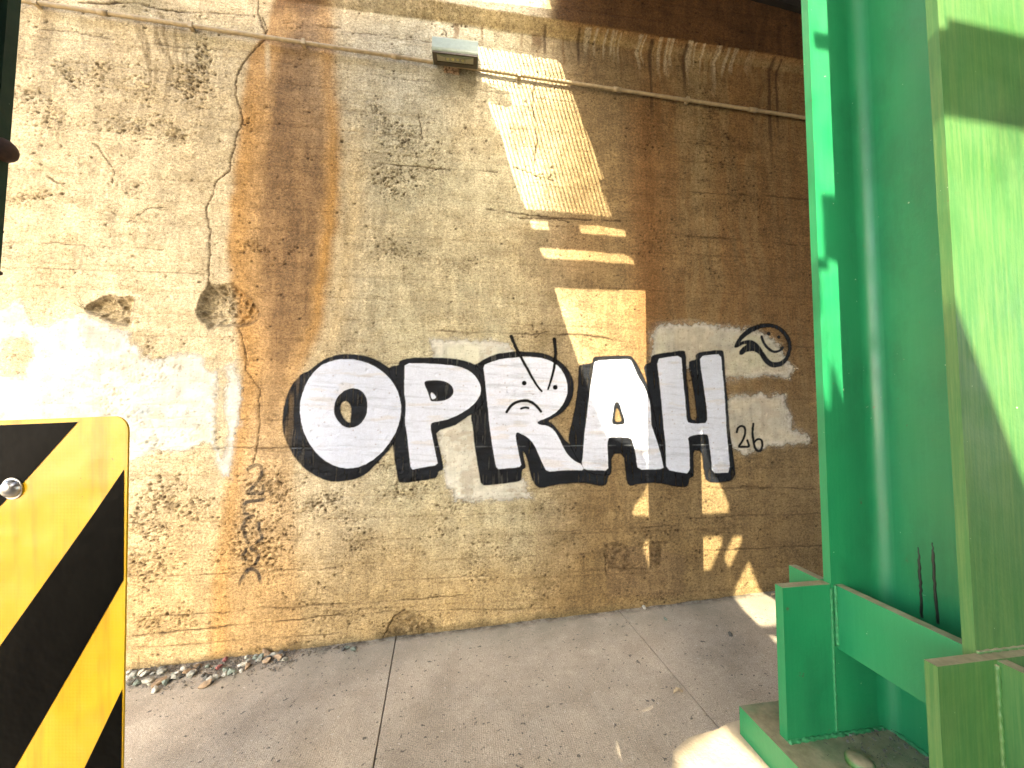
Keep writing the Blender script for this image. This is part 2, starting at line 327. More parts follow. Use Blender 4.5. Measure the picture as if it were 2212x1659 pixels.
def wall_fields(X, Z):
    u, v = puv(X, Z)
    uw = u + (fbm(X * 9, Z * 9, 3) - .5) * 14; vw = v + (fbm(X * 9, Z * 9, 5) - .5) * 12
    n1 = fbm(X * 2.2, Z * 2.2, 11); n2 = fbm(X * 9, Z * 9, 23); n3 = fbm(X * 34, Z * 34, 31); XV = X + (fbm(X * 2.5, Z * 1.6, 57) - .5) * .22; ZV = Z + (fbm(X * 1.7, Z * 3, 59) - .5) * .25; vs = fbm(XV * 20, ZV * 1.8, 41); vs2 = fbm(XV * 52, ZV * 4, 47); hs = fbm(X * 3.5, ZV * 17, 53)
    # ---- heights
    H = (n1 - .5) * .010 + (n2 - .5) * .006 + (n3 - .5) * .003
    brd = np.abs(((Z + .012 * vn(X * 1.3, Z * 0, 61) + .004 * X) / .152) % 1 - .5) * .152       # board joints every 15 cm
    bid = np.floor((Z + .012 * vn(X * 1.3, Z * 0, 61) + .004 * X) / .152 + .5)
    bj = np.exp(-((.076 - brd) / .0055) ** 2) * ss(.30, .55, vn(X * 1.7, bid * 7.3, 67))
    H = H - bj * .0026 + (_h(bid, bid * 0, 71) - .5) * .0022
    pd = np.zeros_like(u)
    for (a, b, sa, sb, k) in PITS: pd = np.maximum(pd, k * np.exp(-((u - a) / sa) ** 2 - ((v - b) / sb) ** 2))
    pn2 = fbm(X * 15, Z * 18, 83, 3); wx = X + (n3 - .5) * .012; wz = Z + (fbm(X * 34, Z * 34, 35) - .5) * .012
    f1, h1 = worley(wx * 30, wz * 36, 401, np.clip(pd * 1.1 - .12 + (pn2 - .5) * 1.2, .0, .85) + .015); f2, h2 = worley(wx * 62, wz * 66, 403, np.clip(pd * .9 - .1 + (pn2 - .5), .0, .6) + .02)
    pit = np.maximum(ss(.10 + .32 * h1, .04 + .16 * h1, f1), .8 * ss(.30, .12, f2 - .1 * h2))
    scar = ss(.34, .72, pd * (.40 + pn2))                      # scoured patches around the pits
    fr_, fh = worley(wx * 38, wz * 52, 405); fr2, fh2 = worley(wx * 75, wz * 80, 407)
    H = H - pit * (.006 + .007 * pd) - scar * (.002 + (fh - .5) * .010 + (fh2 - .5) * .005)
    dirt_shade = pit * (.55 + .4 * h1) + scar * ((fh < .25) * .35 + ss(.5, .9, fr_) * .5)  # dirt plus relief shade painted into pits and scoured patches
    ck = np.zeros_like(u)
    for pts, wd in CRACK:
        d = seg_dist(u + (n3 - .5) * 7, v + (fbm(X * 30, Z * 30, 91) - .5) * 7, pts); ck = np.maximum(ck, 1 - ss(wd * .5, wd * .5 + 1.8, d))
    for pts, wd in HLINES:
        d = seg_dist(u, v + (fbm(X * 6, Z * 6, 93) - .5) * 9 + (n3 - .5) * 4, pts); ck = np.maximum(ck, (1 - ss(wd * .4, wd * .5 + 1.8, d)) * (.35 + .65 * ss(.35, .6, fbm(X * 8, Z * 4, 95))) * min(1, wd * .75))
    H = H - ck * .006
    for k, S in enumerate((SP1, SP2)):
        d = sdf(u + (n3 - .5) * 5, v + (n2 - .5) * 5, S); dep = ss(1.5, -7, d); rg = fbm(X * 24, Z * 24, 101, 5, .6); ag = fbm(X * 60, Z * 60, 103, 3)
        prof = .055 * ss(0, -22, d) * (1.15 if k == 0 else (1.3 - .9 * ss(455, 560, u)))
        g1, k1 = worley(wx * 17 + (rg - .5) * 1.5, wz * 21, 411); g2, k2 = worley(wx * 40, wz * 46, 413)
        g3, k3 = worley(wx * 80, wz * 90, 419); H = H - dep * (.024 + prof * .55 + (rg - .5) * .030 + (k1 - .5) * .012 + (k2 - .5) * .016 + (k3 - .5) * .010); dirt_shade = np.maximum(dirt_shade, dep * (.02 + (.50 - rg) * 1.3 + ss(.55, .95, g2) * .35 + (k2 < .25) * .45 + (k3 < .35) * .35 + .5 * np.exp(-((d + 3) / 4) ** 2)).clip(0, 1) * .9)  # hollow and rim darkening: spall shade put into the colour with the dirt
        ck = np.maximum(ck, np.exp(-(d / 1.6) ** 2) * .8 * ss(.3, .5, n3))
    for S in ROUGH:
        d = sdf(u + (n2 - .5) * 8, v + (n3 - .5) * 6, S); dep = ss(1, -4, d)
        H = H - dep * (.007 + (fh - .5) * .012 + (fh2 - .5) * .007); dirt_shade = np.maximum(dirt_shade, dep * (.22 + (fh < .3) * .35))
    # crumbled foot of the wall
    foot = Z - gz(X); H = H + ss(.10, .0, foot) * (fbm(X * 7, Z * 12, 111) - .35) * .03
    # overhanging ledge with a chamfered underside
    lo = ledge_low(u); hi = ledge_high(u); lg = np.clip((lo + (n2 - .5) * 4 - v) / (lo - hi + 1e-6), 0, 1); H = H + lg * .075
    H = H + lg * (1 - lg) * 4 * (n3 - .5) * .006
    # square form-tie hole, core holes
    for (a, b, r) in ((1705, 0, 0), (1625, 782, 4.5), (1670, 1000, 3.2), (944, 130, 4), (739, 305, 3), (1005, 276, 4), (286, 553, 3), (866, 118, 2)):
        if r: hd = ss(r + 1.5, r - 1.5, np.hypot(u - a, v - b) + (n3 - .5) * 3); H = H - hd * .012; dirt_shade = np.maximum(dirt_shade, hd * .9)
    # ---- colour
    cream = C3(.63, .535, .345); grey_c = C3(.55, .51, .33); ochre = C3(.50, .34, .135); rust = C3(.43, .235, .070); brown = C3(.27, .155, .058); dark = C3(.085, .045, .014); khaki = C3(.205, .138, .055)
    c = np.empty(u.shape + (3,)); c[:] = cream
    c = mix3(c, grey_c, ss(690, 900, u) * ss(1290, 1100, u + (v - 400) * .0) * .8)
    c = mix3(c, ochre, ss(1000, 1330, v + (n1 - .5) * 160) * .75)
    c = mix3(c, C3(.50, .38, .20), ss(.45, .7, n1) * .25)
    # right hand side brown film, albedo darkened too for the dimmer light there
    r = ss(1050, 1290, uw + (v - 600).clip(-400, 0) * .0 + (n1 - .5) * 120); c = mix3(c, khaki, r * .9)
    r2 = ss(1330, 1430, uw + (n1 - .5) * 60) * ss(1050, 600, v); c = mix3(c, brown, r2 * (.45 + .5 * ss(.35, .65, vs)))
    r3 = np.exp(-((uw - 1400 - (v - 400) * .03) / 45) ** 2) * ss(900, 640, v) * ss(150, 260, v); c = mix3(c, C3(.20, .10, .03), r3 * .75)
    r4 = np.exp(-((uw - 1240) / 70) ** 2) * ss(700, 500, v) * ss(450, 520, v); c = mix3(c, brown, r4 * .5)
    r5 = np.exp(-((uw - 1510) / 40) ** 2) * ss(1000, 200, v); c = mix3(c, C3(.33, .27, .14), r5 * .45)
    r6 = ss(1600, 1760, uw) * ss(120, 400, v) * ss(900, 500, v); c = mix3(c, C3(.17, .095, .035), r6 * .55)
    # main rust run
    lf = np.interp(v, [0, 60, 130, 240, 400, 520, 700, 800, 1000, 1250, 1420], [592, 575, 532, 522, 500, 492, 505, 520, 492, 455, 450]); rt = np.interp(v, [0, 80, 300, 420, 560, 700, 800, 1000, 1420], [722, 728, 742, 742, 725, 705, 660, 640, 665])
    m = ss(-9, 12, uw - lf) * ss(9, -26, uw - rt); c = mix3(c, rust, m * (.80 + .12 * (vs - .5)) * (1 - .55 * ss(720, 1150, v)))
    core = ss(8, 40, uw - lf - 40) * ss(-22, -60, uw - rt); c = mix3(c, C3(.215, .130, .060), core * (.78 + .5 * (vs - .5)) * ss(1150, 600, v))
    rim = np.exp(-((uw - rt + 22) / 15) ** 2) * ss(880, 560, v) * ss(20, 120, v); c = mix3(c, C3(.52, .27, .055), rim * .65)
    rim = np.exp(-((uw - lf - 22) / 20) ** 2) * ss(80, 250, v); c = mix3(c, C3(.50, .28, .08), rim * .55)
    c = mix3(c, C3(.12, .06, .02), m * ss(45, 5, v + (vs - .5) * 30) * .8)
    halo = np.exp(-((uw - rt - 22) / 26) ** 2) * ss(200, 400, v) * ss(900, 600, v); c = mix3(c, C3(.60, .43, .19), halo * .5)
    wm = ss(10, 0, np.abs(u - 578 - (v - 120) * .02)) * ss(85, 100, v) * ss(185, 130, v); c = mix3(c, C3(.60, .52, .36), wm * .8)
    wm = ss(12, 3, np.abs(u - 546 + 1.2 * v * .02 - 10)) * ss(110, 60, v) * ss(0, 20, v); c = mix3(c, C3(.55, .5, .33), wm * .0)
    # upper-left damp stains and drips
    d1 = np.exp(-((uw - 300) / 75) ** 2) * ss(75, 10, v); c = mix3(c, C3(.22, .19, .10), d1 * .75)
    d2 = ss(.52, .64, vs2) * np.exp(-((u - 345) / 60) ** 2) * ss(15, 30, v) * ss(290, 120, v); c = mix3(c, C3(.24, .18, .09), d2 * .75)
    wh = ss(.55, .7, vn(X * 24, Z * .6, 131)) * np.exp(-((u - 360) / 45) ** 2) * ss(60, 40, v) * ss(8, 16, v); c = mix3(c, C3(.62, .56, .40), wh * .8)
    d3 = ss(.5, .62, vs) * np.exp(-((uw - 105) / 25) ** 2) * ss(180, 20, v); c = mix3(c, C3(.33, .24, .12), d3 * .5)
    d3 = np.exp(-((uw - 150) / 40) ** 2) * ss(230, 40, v); c = mix3(c, C3(.62, .56, .38), d3 * .55)
    d3 = np.exp(-((uw - 445) / 60) ** 2 - ((vw - 80) / 50) ** 2); c = mix3(c, C3(.56, .51, .33), d3 * .5)
    # upper middle pale zone round the lamp
    d4 = np.exp(-((uw - 900) / 170) ** 2 - ((v - 130) / 170) ** 2); c = mix3(c, C3(.50, .475, .37), d4 * .75)
    # ledge: chamfer, dark face above, drips below
    ch = lg * (1 - ss(.85, 1., lg)); c = mix3(c, C3(.50, .36, .14), ss(.02, .15, lg) * ss(760, 960, u) * ss(1500, 1250, u) * .55)
    c = mix3(c, C3(.33, .24, .11), ss(.02, .2, lg) * ss(1400, 1500, u) * .6)
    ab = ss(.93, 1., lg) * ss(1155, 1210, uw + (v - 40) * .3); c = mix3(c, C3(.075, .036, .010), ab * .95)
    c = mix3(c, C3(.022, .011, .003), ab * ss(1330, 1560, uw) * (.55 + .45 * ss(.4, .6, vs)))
    c = mix3(c, C3(.50, .46, .35), ss(.95, 1., lg) * ss(1200, 1150, u) * ss(900, 1000, u) * .6)
    lipn = ss(.3, 1, lg) * ss(1180, 1240, uw) * (1 - ss(.97, 1., lg) * .5); c = mix3(c, C3(.26, .12, .035), lipn * .55)
    under = (v - lo) * (v > lo)
    xw = XV + (n2 - .5) * .04; dr = ss(.50, .68, fbm(xw * 19, Z * .5, 137, 4)) * ss(150, 4, under * (.6 + 2.5 * vn(xw * 21, Z * 0, 139))) * (v > lo - 3) * ss(900, 1000, u); c = mix3(c, C3(.17, .095, .035), dr * .75)
    dr = ss(.57, .68, fbm(xw * 26, Z * .4, 141, 3)) * ss(75, 2, under * (.7 + 3 * vn(xw * 24, Z * 0, 143))) * (v > lo - 20) * ss(1220, 1260, u) * ss(1640, 1560, u); c = mix3(c, C3(.52, .44, .28), dr * .75)
    for (a, ln, wd) in ((1478, 95, 6), (1660, 240, 5), (1676, 170, 4), (1405, 200, 5), (1250, 60, 4), (1178, 50, 5)):
        dk = ss(wd, wd * .3, np.abs(u - a - (v - 150) * .035 + (vs2 - .5) * 6)) * ss(ln, ln * .4, under) * (v > lo - 16); c = mix3(c, C3(.055, .027, .01), dk * .75)
    # wall foot: damp
    c = mix3(c, C3(.16, .13, .06), ss(.06, .0, foot + (n2 - .5) * .05) * .6)
    c = mix3(c, C3(.30, .215, .10), ss(1290, 1400, uw) * ss(1190, 1260, v) * .5)
    d5 = sdf(u, v, [(1308, 1180), (1420, 1180), (1480, 1200), (1480, 1290), (1310, 1296)]); c = mix3(c, C3(.20, .135, .07), ss(4, -10, d5 + (n2 - .5) * 14) * .45)
    # vertical shade of runs, blotches, dirt with painted recess shade, cracks
    c = c * (1 - .34 * (vs - .5))[..., None] * (1 - .20 * (vs2 - .5))[..., None] * (1 + .42 * (n2 - .5))[..., None] * (1 + .30 * (fbm(X * 70, Z * 75, 63, 3) - .5))[..., None] * (1 - .22 * (hs - .5))[..., None]
    mottle = ss(.50, .66, fbm(X * 9, Z * 14, 151, 5, .7)); c = mix3(c, c * C3(.74, .71, .64), mottle * .55)
    c = mix3(c, c * C3(.20, .165, .13), dirt_shade.clip(0, 1)); c = mix3(c, c * C3(.22, .18, .14), ck.clip(0, 1)); c = mix3(c, c * C3(.55, .49, .41), bj * .42)
    return H, c, u, v
def grid_mesh(name, X, Z, H, col, keep=None, off=0.):
    nz, nx = X.shape; co = np.stack([X, -(H + off), Z], -1).reshape(-1, 3)
    i = np.arange(nz - 1)[:, None] * nx + np.arange(nx - 1)[None]; q = np.stack([i, i + 1, i + nx + 1, i + nx], -1).reshape(-1, 4)
    if keep is not None:
        q = q[keep.reshape(-1)]; used, inv = np.unique(q, return_inverse=True); q = inv.reshape(-1, 4); co = co[used]; col = col.reshape(-1, col.shape[-1])[used]
    else: col = col.reshape(-1, col.shape[-1])
    me = bpy.data.meshes.new(name); me.vertices.add(len(co)); me.vertices.foreach_set('co', co.astype(np.float32).ravel())
    me.loops.add(len(q) * 4); me.loops.foreach_set('vertex_index', q.astype(np.int32).ravel())
    me.polygons.add(len(q)); me.polygons.foreach_set('loop_start', np.arange(0, len(q) * 4, 4, dtype=np.int32)); me.update(calc_edges=True)
    a = me.color_attributes.new('Col', 'FLOAT_COLOR', 'POINT'); rgba = np.ones((len(co), 4), np.float32); rgba[:, :col.shape[-1]] = col; a.data.foreach_set('color', rgba.ravel())
    me.polygons.foreach_set('use_smooth', np.ones(len(q), bool)); return me
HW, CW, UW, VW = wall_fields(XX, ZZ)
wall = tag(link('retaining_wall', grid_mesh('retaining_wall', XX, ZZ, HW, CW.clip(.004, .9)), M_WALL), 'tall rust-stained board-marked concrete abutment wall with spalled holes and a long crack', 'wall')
bm = bmesh.new(); box_bm(bm, (1, 0, 0), (0, 1, 0), (0, 0, 1), r0=(-14, .12, -1), r1=(14, .9, 5.0)); bo = bm_obj('wall_core', bm, M_PED, wall)

def H_at(X, Z):
    i = np.searchsorted(WX, X.ravel(), 'right').clip(1, len(WX) - 1) - 1; j = np.searchsorted(WZ, Z.ravel(), 'right').clip(1, len(WZ) - 1) - 1
    fx = (X.ravel() - WX[i]) / (WX[i + 1] - WX[i]); fz = (Z.ravel() - WZ[j]) / (WZ[j + 1] - WZ[j])
    h = (HW[j, i] * (1 - fx) + HW[j, i + 1] * fx) * (1 - fz) + (HW[j + 1, i] * (1 - fx) + HW[j + 1, i + 1] * fx) * fz; return h.reshape(X.shape)
def layer(name, box, fn, m, off, parent=None, res=.005):
    """paint lying on the wall: fn(u, v, X, Z) -> cover, colour"""
    cs = [W(box[0], box[1]), W(box[2], box[1]), W(box[0], box[3]), W(box[2], box[3])]
    x0, x1 = min(p[0] for p in cs), max(p[0] for p in cs); z0, z1 = min(p[2] for p in cs), max(p[2] for p in cs)
    X, Z = np.meshgrid(np.arange(x0, x1, res), np.arange(z0, z1, res)); u, v = puv(X, Z); cov, col = fn(u, v, X, Z)
    cov = cov.clip(0, 1); k = np.maximum(np.maximum(cov[:-1, :-1], cov[1:, 1:]), np.maximum(cov[1:, :-1], cov[:-1, 1:])) > .03
    me = grid_mesh(name, X, Z, H_at(X, Z), np.concatenate([col, cov[..., None]], -1), k, off); return link(name, me, m, parent)
def poly_cover(u, v, polys, holes=(), soft=1.1):
    d = np.full(u.shape, 60.)
    for p in polys: d = np.minimum(d, sdf(u, v, p))
    for h in holes: d = np.maximum(d, -sdf(u, v, h))
    return ss(soft, -soft, d)

# ---- white roller and spray patches under the lettering
OPA = [(-60, 668), (0, 668), (28, 656), (45, 650), (58, 656), (66, 692), (84, 700), (108, 700), (125, 690), (150, 678), (180, 674), (205, 684), (240, 700), (276, 715), (284, 742), (304, 744), (308, 768), (330, 772), (380, 764), (438, 766), (448, 790), (462, 800), (480, 800), (492, 784), (508, 780), (516, 800), (520, 860), (521, 920), (508, 938),
       (506, 985), (504, 1020), (497, 1036), (478, 1030), (470, 1000), (466, 975), (455, 955), (430, 962), (400, 975), (340, 980), (278, 1003), (262, 1040), (200, 1060), (-60, 1060)]
OPA_H = [[(18, 735), (50, 728), (72, 740), (70, 775), (52, 808), (10, 812), (-6, 800), (4, 770)], [(474, 795), (487, 800), (488, 900), (492, 960), (478, 990), (466, 960), (468, 880)]]
OPB = [[(928, 733), (960, 730), (1000, 733), (1060, 735), (1100, 742), (1120, 765), (1122, 800), (1125, 860), (1100, 1000), (1140, 1040), (1150, 1078), (1080, 1088), (980, 1080), (962, 1040), (945, 960), (930, 880)]]
OPC = [[(1404, 716), (1420, 700), (1500, 696), (1560, 703), (1640, 712), (1690, 745), (1700, 775), (1716, 795), (1706, 818), (1650, 816), (1560, 826), (1480, 800), (1404, 790)], [(1578, 850), (1640, 848), (1692, 850), (1708, 885), (1714, 925), (1745, 935), (1756, 955), (1715, 963), (1660, 965), (1625, 985), (1585, 975), (1560, 930), (1562, 870)]]
def whites(polys, holes, soft, tint, strength, blue=1.):
    def fn(u, v, X, Z):
        wob = (fbm(X * 13, Z * 13, 201) - .5) * 20 + (fbm(X * 50, Z * 60, 203) - .5) * 12; cov = np.zeros_like(u); d = np.full(u.shape, 60.)
        for p in polys: d = np.minimum(d, sdf(u, v, p))
        for h in holes: d = np.maximum(d, -sdf(u, v, h))
        n = fbm(X * 5, Z * 5, 205); cov = ss(soft * .8, -soft, d + wob) ** 1.7 * (strength + .35 * (n - .5)); st = fbm(X * 40, Z * 5, 207)
        cov = cov * (1 - .12 * ss(.5, .7, st)); f1, h1 = worley(X * 42, Z * 46, 415, .22); pit = ss(.26, .1, f1); cov = cov * (1 - .4 * pit)
        c = np.empty(u.shape + (3,)); c[:] = tint
        bl = ss(.56, .70, fbm(X * 3.4 + 7, Z * 3.4, 211, 4)); c = mix3(c, C3(.27, .32, .34), bl * .75 * blue); c = c * (1 + .5 * (fbm(X * 16, Z * 20, 221, 4) - .5))[..., None]; g1, k1 = worley(X * 24, Z * 30, 223); c = c * (1 - .10 * (k1 - .5))[..., None]; br = ss(.6, .7, fbm(X * 9, Z * 13, 225, 4)); c = mix3(c, C3(.42, .36, .27), br * .55); ye = ss(.55, .7, fbm(X * 3, Z * 3, 219)); c = mix3(c, C3(.58, .58, .40), ye * .45)
        rim = np.exp(-((d + 5) / 7) ** 2); c = mix3(c, C3(.62, .60, .54), rim * .5); return cov, c
    return fn
tag(layer('overpaint_patch', (-60, 640, 530, 1065), whites([OPA], OPA_H, 15, C3(.50, .50, .43), 1.0), M_PAINT, .002), 'large patchy white spray covering on the wall left of the lettering, behind the striped marker', 'paint')
tag(layer('overpaint_patch', (920, 715, 1165, 1100), whites(OPB, [], 13, C3(.60, .59, .49), .85, .4), M_PAINT, .002), 'faint square whitewash patch on the wall behind the third letter', 'paint')
tag(layer('overpaint_patch', (1395, 680, 1770, 1000), whites(OPC, [], 14, C3(.47, .425, .32), 1., .25), M_PAINT, .002), 'dull cream overpaint on the brown wall around the small drawn face', 'paint')

# ---- the lettering
O_w = Z5([(293, 740), (310, 640), (350, 535), (410, 445), (500, 375), (600, 346), (720, 341), (830, 365), (930, 412), (1020, 482), (1090, 580), (1125, 690), (1127, 800), (1095, 920), (1040, 1020), (960, 1120), (860, 1195), (760, 1237), (650, 1241), (540, 1203), (440, 1125), (360, 1015), (310, 890)])
O_hole = Z5([(575, 760), (588, 685), (630, 622), (700, 583), (765, 583), (815, 612), (848, 670), (852, 760), (830, 830), (785, 885), (720, 910), (655, 898), (608, 850), (582, 805)])
O_lens = Z5([(625, 745), (635, 705), (665, 682), (698, 698), (718, 745), (718, 795), (703, 835), (714, 866), (672, 852), (637, 805)])
O_b = Z5([(148, 860), (158, 760), (178, 680), (205, 600), (250, 520), (310, 460), (370, 440), (420, 395), (500, 340), (600, 308), (700, 300), (820, 312), (920, 345), (1000, 395), (1060, 440), (1150, 600), (1160, 700), (1150, 850), (1110, 960), (1060, 1050), (1000, 1120), (900, 1225), (850, 1280), (760, 1325), (640, 1350), (520, 1345), (420, 1300), (330, 1240), (260, 1160), (200, 1060), (160, 960)])
P_b = Z5([(1035, 400), (1110, 392), (1105, 372), (1120, 352), (1200, 332), (1400, 330), (1560, 338), (1680, 362), (1745, 395), (1800, 450), (1830, 560), (1820, 650), (1780, 740), (1690, 805), (1615, 850), (1560, 893), (1412, 930), (1430, 1030), (1450, 1120), (1472, 1215), (1470, 1250), (1432, 1262), (1425, 1300), (1400, 1325), (1115, 1365), (1098, 1330), (1078, 1200), (1062, 1070), (1060, 1030), (1130, 900), (1150, 700), (1090, 560), (1020, 460)])
P_w = Z5([(1155, 377), (1300, 375), (1450, 385), (1560, 395), (1650, 418), (1720, 462), (1768, 530), (1784, 590), (1770, 650), (1730, 710), (1650, 770), (1550, 825), (1450, 852), (1380, 864), (1368, 885), (1372, 930), (1385, 990), (1400, 1070), (1418, 1150), (1430, 1213), (1340, 1225), (1260, 1240), (1206, 1252), (1195, 1150), (1185, 1050), (1170, 930), (1155, 860), (1168, 720), (1150, 600), (1155, 450)])
P_c = Z5([(1313, 540), (1328, 520), (1400, 514), (1480, 520), (1540, 555), (1560, 600), (1550, 640), (1510, 675), (1450, 688), (1380, 690), (1365, 680), (1350, 620)])
P_wedge = Z5([(1368, 614), (1390, 622), (1405, 640), (1420, 661), (1375, 678)])
R_w = Z5([(1800, 395), (1850, 370), (1950, 341), (2085, 327)]) + ZR([(0, 375), (90, 378), (170, 390), (230, 415), (280, 450), (325, 520), (343, 600), (330, 680), (290, 750), (230, 800), (170, 830), (130, 843), (118, 858), (140, 871), (190, 876), (240, 905), (280, 970), (310, 1040), (350, 1100), (400, 1140), (442, 1156), (465, 1201), (380, 1200), (280, 1203), (190, 1213), (162, 1160), (130, 1085), (95, 1010), (50, 960), (0, 937)]) + \
    Z5([(2080, 940), (2065, 958), (2070, 1010), (2085, 1080), (2100, 1160), (2117, 1225), (2050, 1235), (1980, 1240), (1910, 1250), (1890, 1150), (1870, 1020), (1850, 880), (1840, 760), (1825, 620), (1812, 480)])
R_b = Z5([(1690, 420), (1740, 385), (1800, 345), (1900, 300), (2050, 280)]) + ZR([(0, 340), (100, 343), (190, 358), (260, 393), (330, 448), (375, 520), (388, 600), (375, 680), (340, 745), (290, 792), (232, 825), (195, 843), (232, 862), (280, 922), (322, 985), (345, 1000), (400, 1060), (640, 1180), (660, 1215), (632, 1245), (626, 1300), (592, 1319), (500, 1297), (400, 1291), (250, 1306), (150, 1335), (108, 1315), (75, 1250), (62, 1188), (50, 1130), (28, 1075), (18, 1072)]) + \
    Z5([(2128, 1098), (2133, 1150), (2150, 1215), (2148, 1240), (2116, 1250), (2114, 1330), (2095, 1345), (2000, 1360), (1850, 1378), (1783, 1376), (1770, 1300), (1750, 1180), (1730, 1050), (1715, 900), (1695, 800), (1740, 640)])
A_w = ZR([(540, 405), (660, 400), (790, 393), (812, 425), (850, 520), (900, 600), (932, 690), (943, 760), (945, 860), (965, 920), (990, 1000), (1015, 1080), (1030, 1150), (1038, 1192), (950, 1195), (848, 1195), (840, 1130), (830, 1060), (815, 1010), (800, 965), (720, 960), (655, 960), (630, 972), (628, 1040), (632, 1120), (635, 1205), (560, 1200), (462, 1200), (440, 1155), (450, 1100), (455, 1000), (465, 900), (480, 800), (490, 700), (505, 600), (520, 520), (530, 450)])
A_b = ZR([(420, 455), (432, 434), (522, 426), (526, 390), (540, 376), (700, 370), (798, 370), (815, 385), (848, 430), (895, 530), (935, 620), (950, 700), (1060, 1190), (1120, 1210), (1255, 1225), (1255, 1248), (1224, 1256), (1217, 1312), (1180, 1326), (1100, 1318), (1050, 1301), (950, 1291), (850, 1300), (795, 1316), (766, 1290), (758, 1200), (745, 1080), (655, 1082), (662, 1215), (640, 1240), (500, 1230), (420, 1145), (345, 1000), (352, 930), (368, 860), (385, 780), (402, 690), (414, 600), (420, 500)])
A_c = ZR([(692, 703), (714, 708), (735, 780), (756, 840), (752, 868), (700, 873), (664, 868), (659, 840), (670, 780), (676, 722)])
A_ci = ZR([(694, 742), (712, 765), (735, 838), (728, 850), (681, 850), (684, 792)])
H_w = ZR([(985, 395), (1060, 380), (1165, 368), (1170, 450), (1180, 550), (1192, 680), (1200, 780), (1206, 850), (1240, 862), (1300, 862), (1353, 858), (1350, 760), (1335, 650), (1320, 550), (1305, 450), (1298, 375), (1380, 363), (1452, 357), (1460, 450), (1475, 600), (1485, 750), (1495, 900), (1505, 1050), (1520, 1218), (1460, 1220), (1390, 1222), (1384, 1130), (1370, 1040), (1360, 955), (1350, 939), (1270, 941), (1210, 962), (1220, 1000), (1225, 1100), (1228, 1225), (1140, 1215), (1057, 1195), (1052, 1100), (1050, 1000), (1035, 860), (1025, 760), (1015, 650), (1005, 530)])
H_b1 = ZR([(895, 440), (945, 418), (945, 388), (960, 362), (1080, 345), (1180, 330), (1198, 345), (1203, 480), (1217, 640), (1226, 760), (1236, 835), (1275, 835), (1268, 700), (1240, 560), (1216, 420), (1228, 405), (1278, 400), (1266, 372), (1280, 350), (1380, 332), (1462, 328), (1475, 345), (1480, 450), (1495, 620), (1505, 760), (1520, 920), (1540, 1080), (1556, 1200), (1558, 1242), (1530, 1275), (1450, 1290), (1345, 1287), (1330, 1200), (1320, 1120), (1306, 1060), (1250, 1055), (1254, 1150), (1258, 1240), (1230, 1256), (1100, 1240), (1040, 1190), (1020, 1100), (1000, 1000), (978, 920), (948, 830), (938, 700), (918, 560), (900, 480)])
SM_o = ZS([(228, 415), (270, 332), (330, 268), (400, 220), (480, 194), (560, 186), (640, 196), (710, 230), (770, 290), (803, 360), (812, 430), (800, 500), (765, 562), (720, 608), (660, 633), (600, 627), (550, 597), (512, 548), (485, 502), (450, 474), (400, 466), (345, 478), (305, 506), (282, 500), (284, 465), (320, 425), (362, 398), (325, 398), (290, 414), (250, 436), (232, 430)])
SM_i = ZS([(284, 383), (330, 330), (400, 277), (480, 240), (560, 228), (630, 235), (690, 266), (740, 320), (768, 390), (772, 450), (755, 510), (715, 560), (660, 580), (612, 575), (570, 540), (535, 490), (505, 440), (470, 395), (430, 365), (380, 352), (330, 362)])
ck1 = lambda p: chaikin(p, 2)
def black_fn(polys, holes=(), thin=None, tone=.004):
    P = [chaikin(p, 1) for p in polys]; Hh = [ck1(h) for h in holes]
    def fn(u, v, X, Z):
        wob = (fbm(X * 30, Z * 30, 301) - .5) * 1.6; cov = poly_cover(u + wob, v + wob, P, Hh, 1.3)
        st = fbm(X * 70, Z * 7, 303); cov = cov * (1 - .22 * ss(.6, .75, st))
        if thin: cov = cov * (1 - thin(u, v, X, Z))
        # white form-line scratches across the black
        c = np.empty(u.shape + (3,)); c[:] = tone; c = mix3(c, C3(.014, .017, .022), fbm(X * 8, Z * 20, 305))
        ln = ss(1.3, .3, np.abs(v - 968 - (u - 600) * -.008)) * ss(.4, .6, fbm(X * 9, Z * 2, 307)); c = mix3(c, C3(.35, .38, .38), ln * .3); return cov, c
    return fn
def white_fn(polys, holes=(), tint=C3(.575, .615, .70)):
    P = [chaikin(p, 1) for p in polys]; Hh = [ck1(h) for h in holes]
    def fn(u, v, X, Z):
        wob = (fbm(X * 40, Z * 40, 311) - .5) * 1.2; cov = poly_cover(u + wob, v + wob, P, Hh, 1.1)
        s = fbm(X * 5, Z * 55 + X * 3, 313, 4); b = fbm(X * 3, Z * 8, 317, 4); c = np.empty(u.shape + (3,)); c[:] = tint
        c = mix3(c, C3(.50, .54, .62), ss(.46, .70, s) * ss(.3, .55, b) * .6); c = mix3(c, C3(.52, .45, .36), ss(.60, .74, fbm(X * 5 + 4, Z * 30, 319, 4)) * .35)
        f1, h1 = worley(X * 30, Z * 32, 417, .07); pit = ss(.22, .08, f1); c = mix3(c, C3(.25, .2, .15), pit * .6); cov = cov * (.985 - .12 * ss(.6, .75, s)); return cov, c
    return fn
gr = thing('graffiti_lettering', 'white block letters with thick black outline and drop shadow sprayed across the wall', 'graffiti', tuple(W(1100, 900)))
o_thin = lambda u, v, X, Z: .50 * ss(.35, .65, fbm(X * 60, Z * 4, 331)) * ss(690, 615, u) * ss(1040, 900, v)
OFFB, OFFW, OFFD = .0035, .005, .0065
layer('letter_shadow', (600, 755, 895, 1050), black_fn([O_b], [O_lens], o_thin), M_BLACK, OFFB, gr)
layer('letter_shadow', (830, 765, 1070, 1055), black_fn([P_b]), M_BLACK, OFFB + .0004, gr)
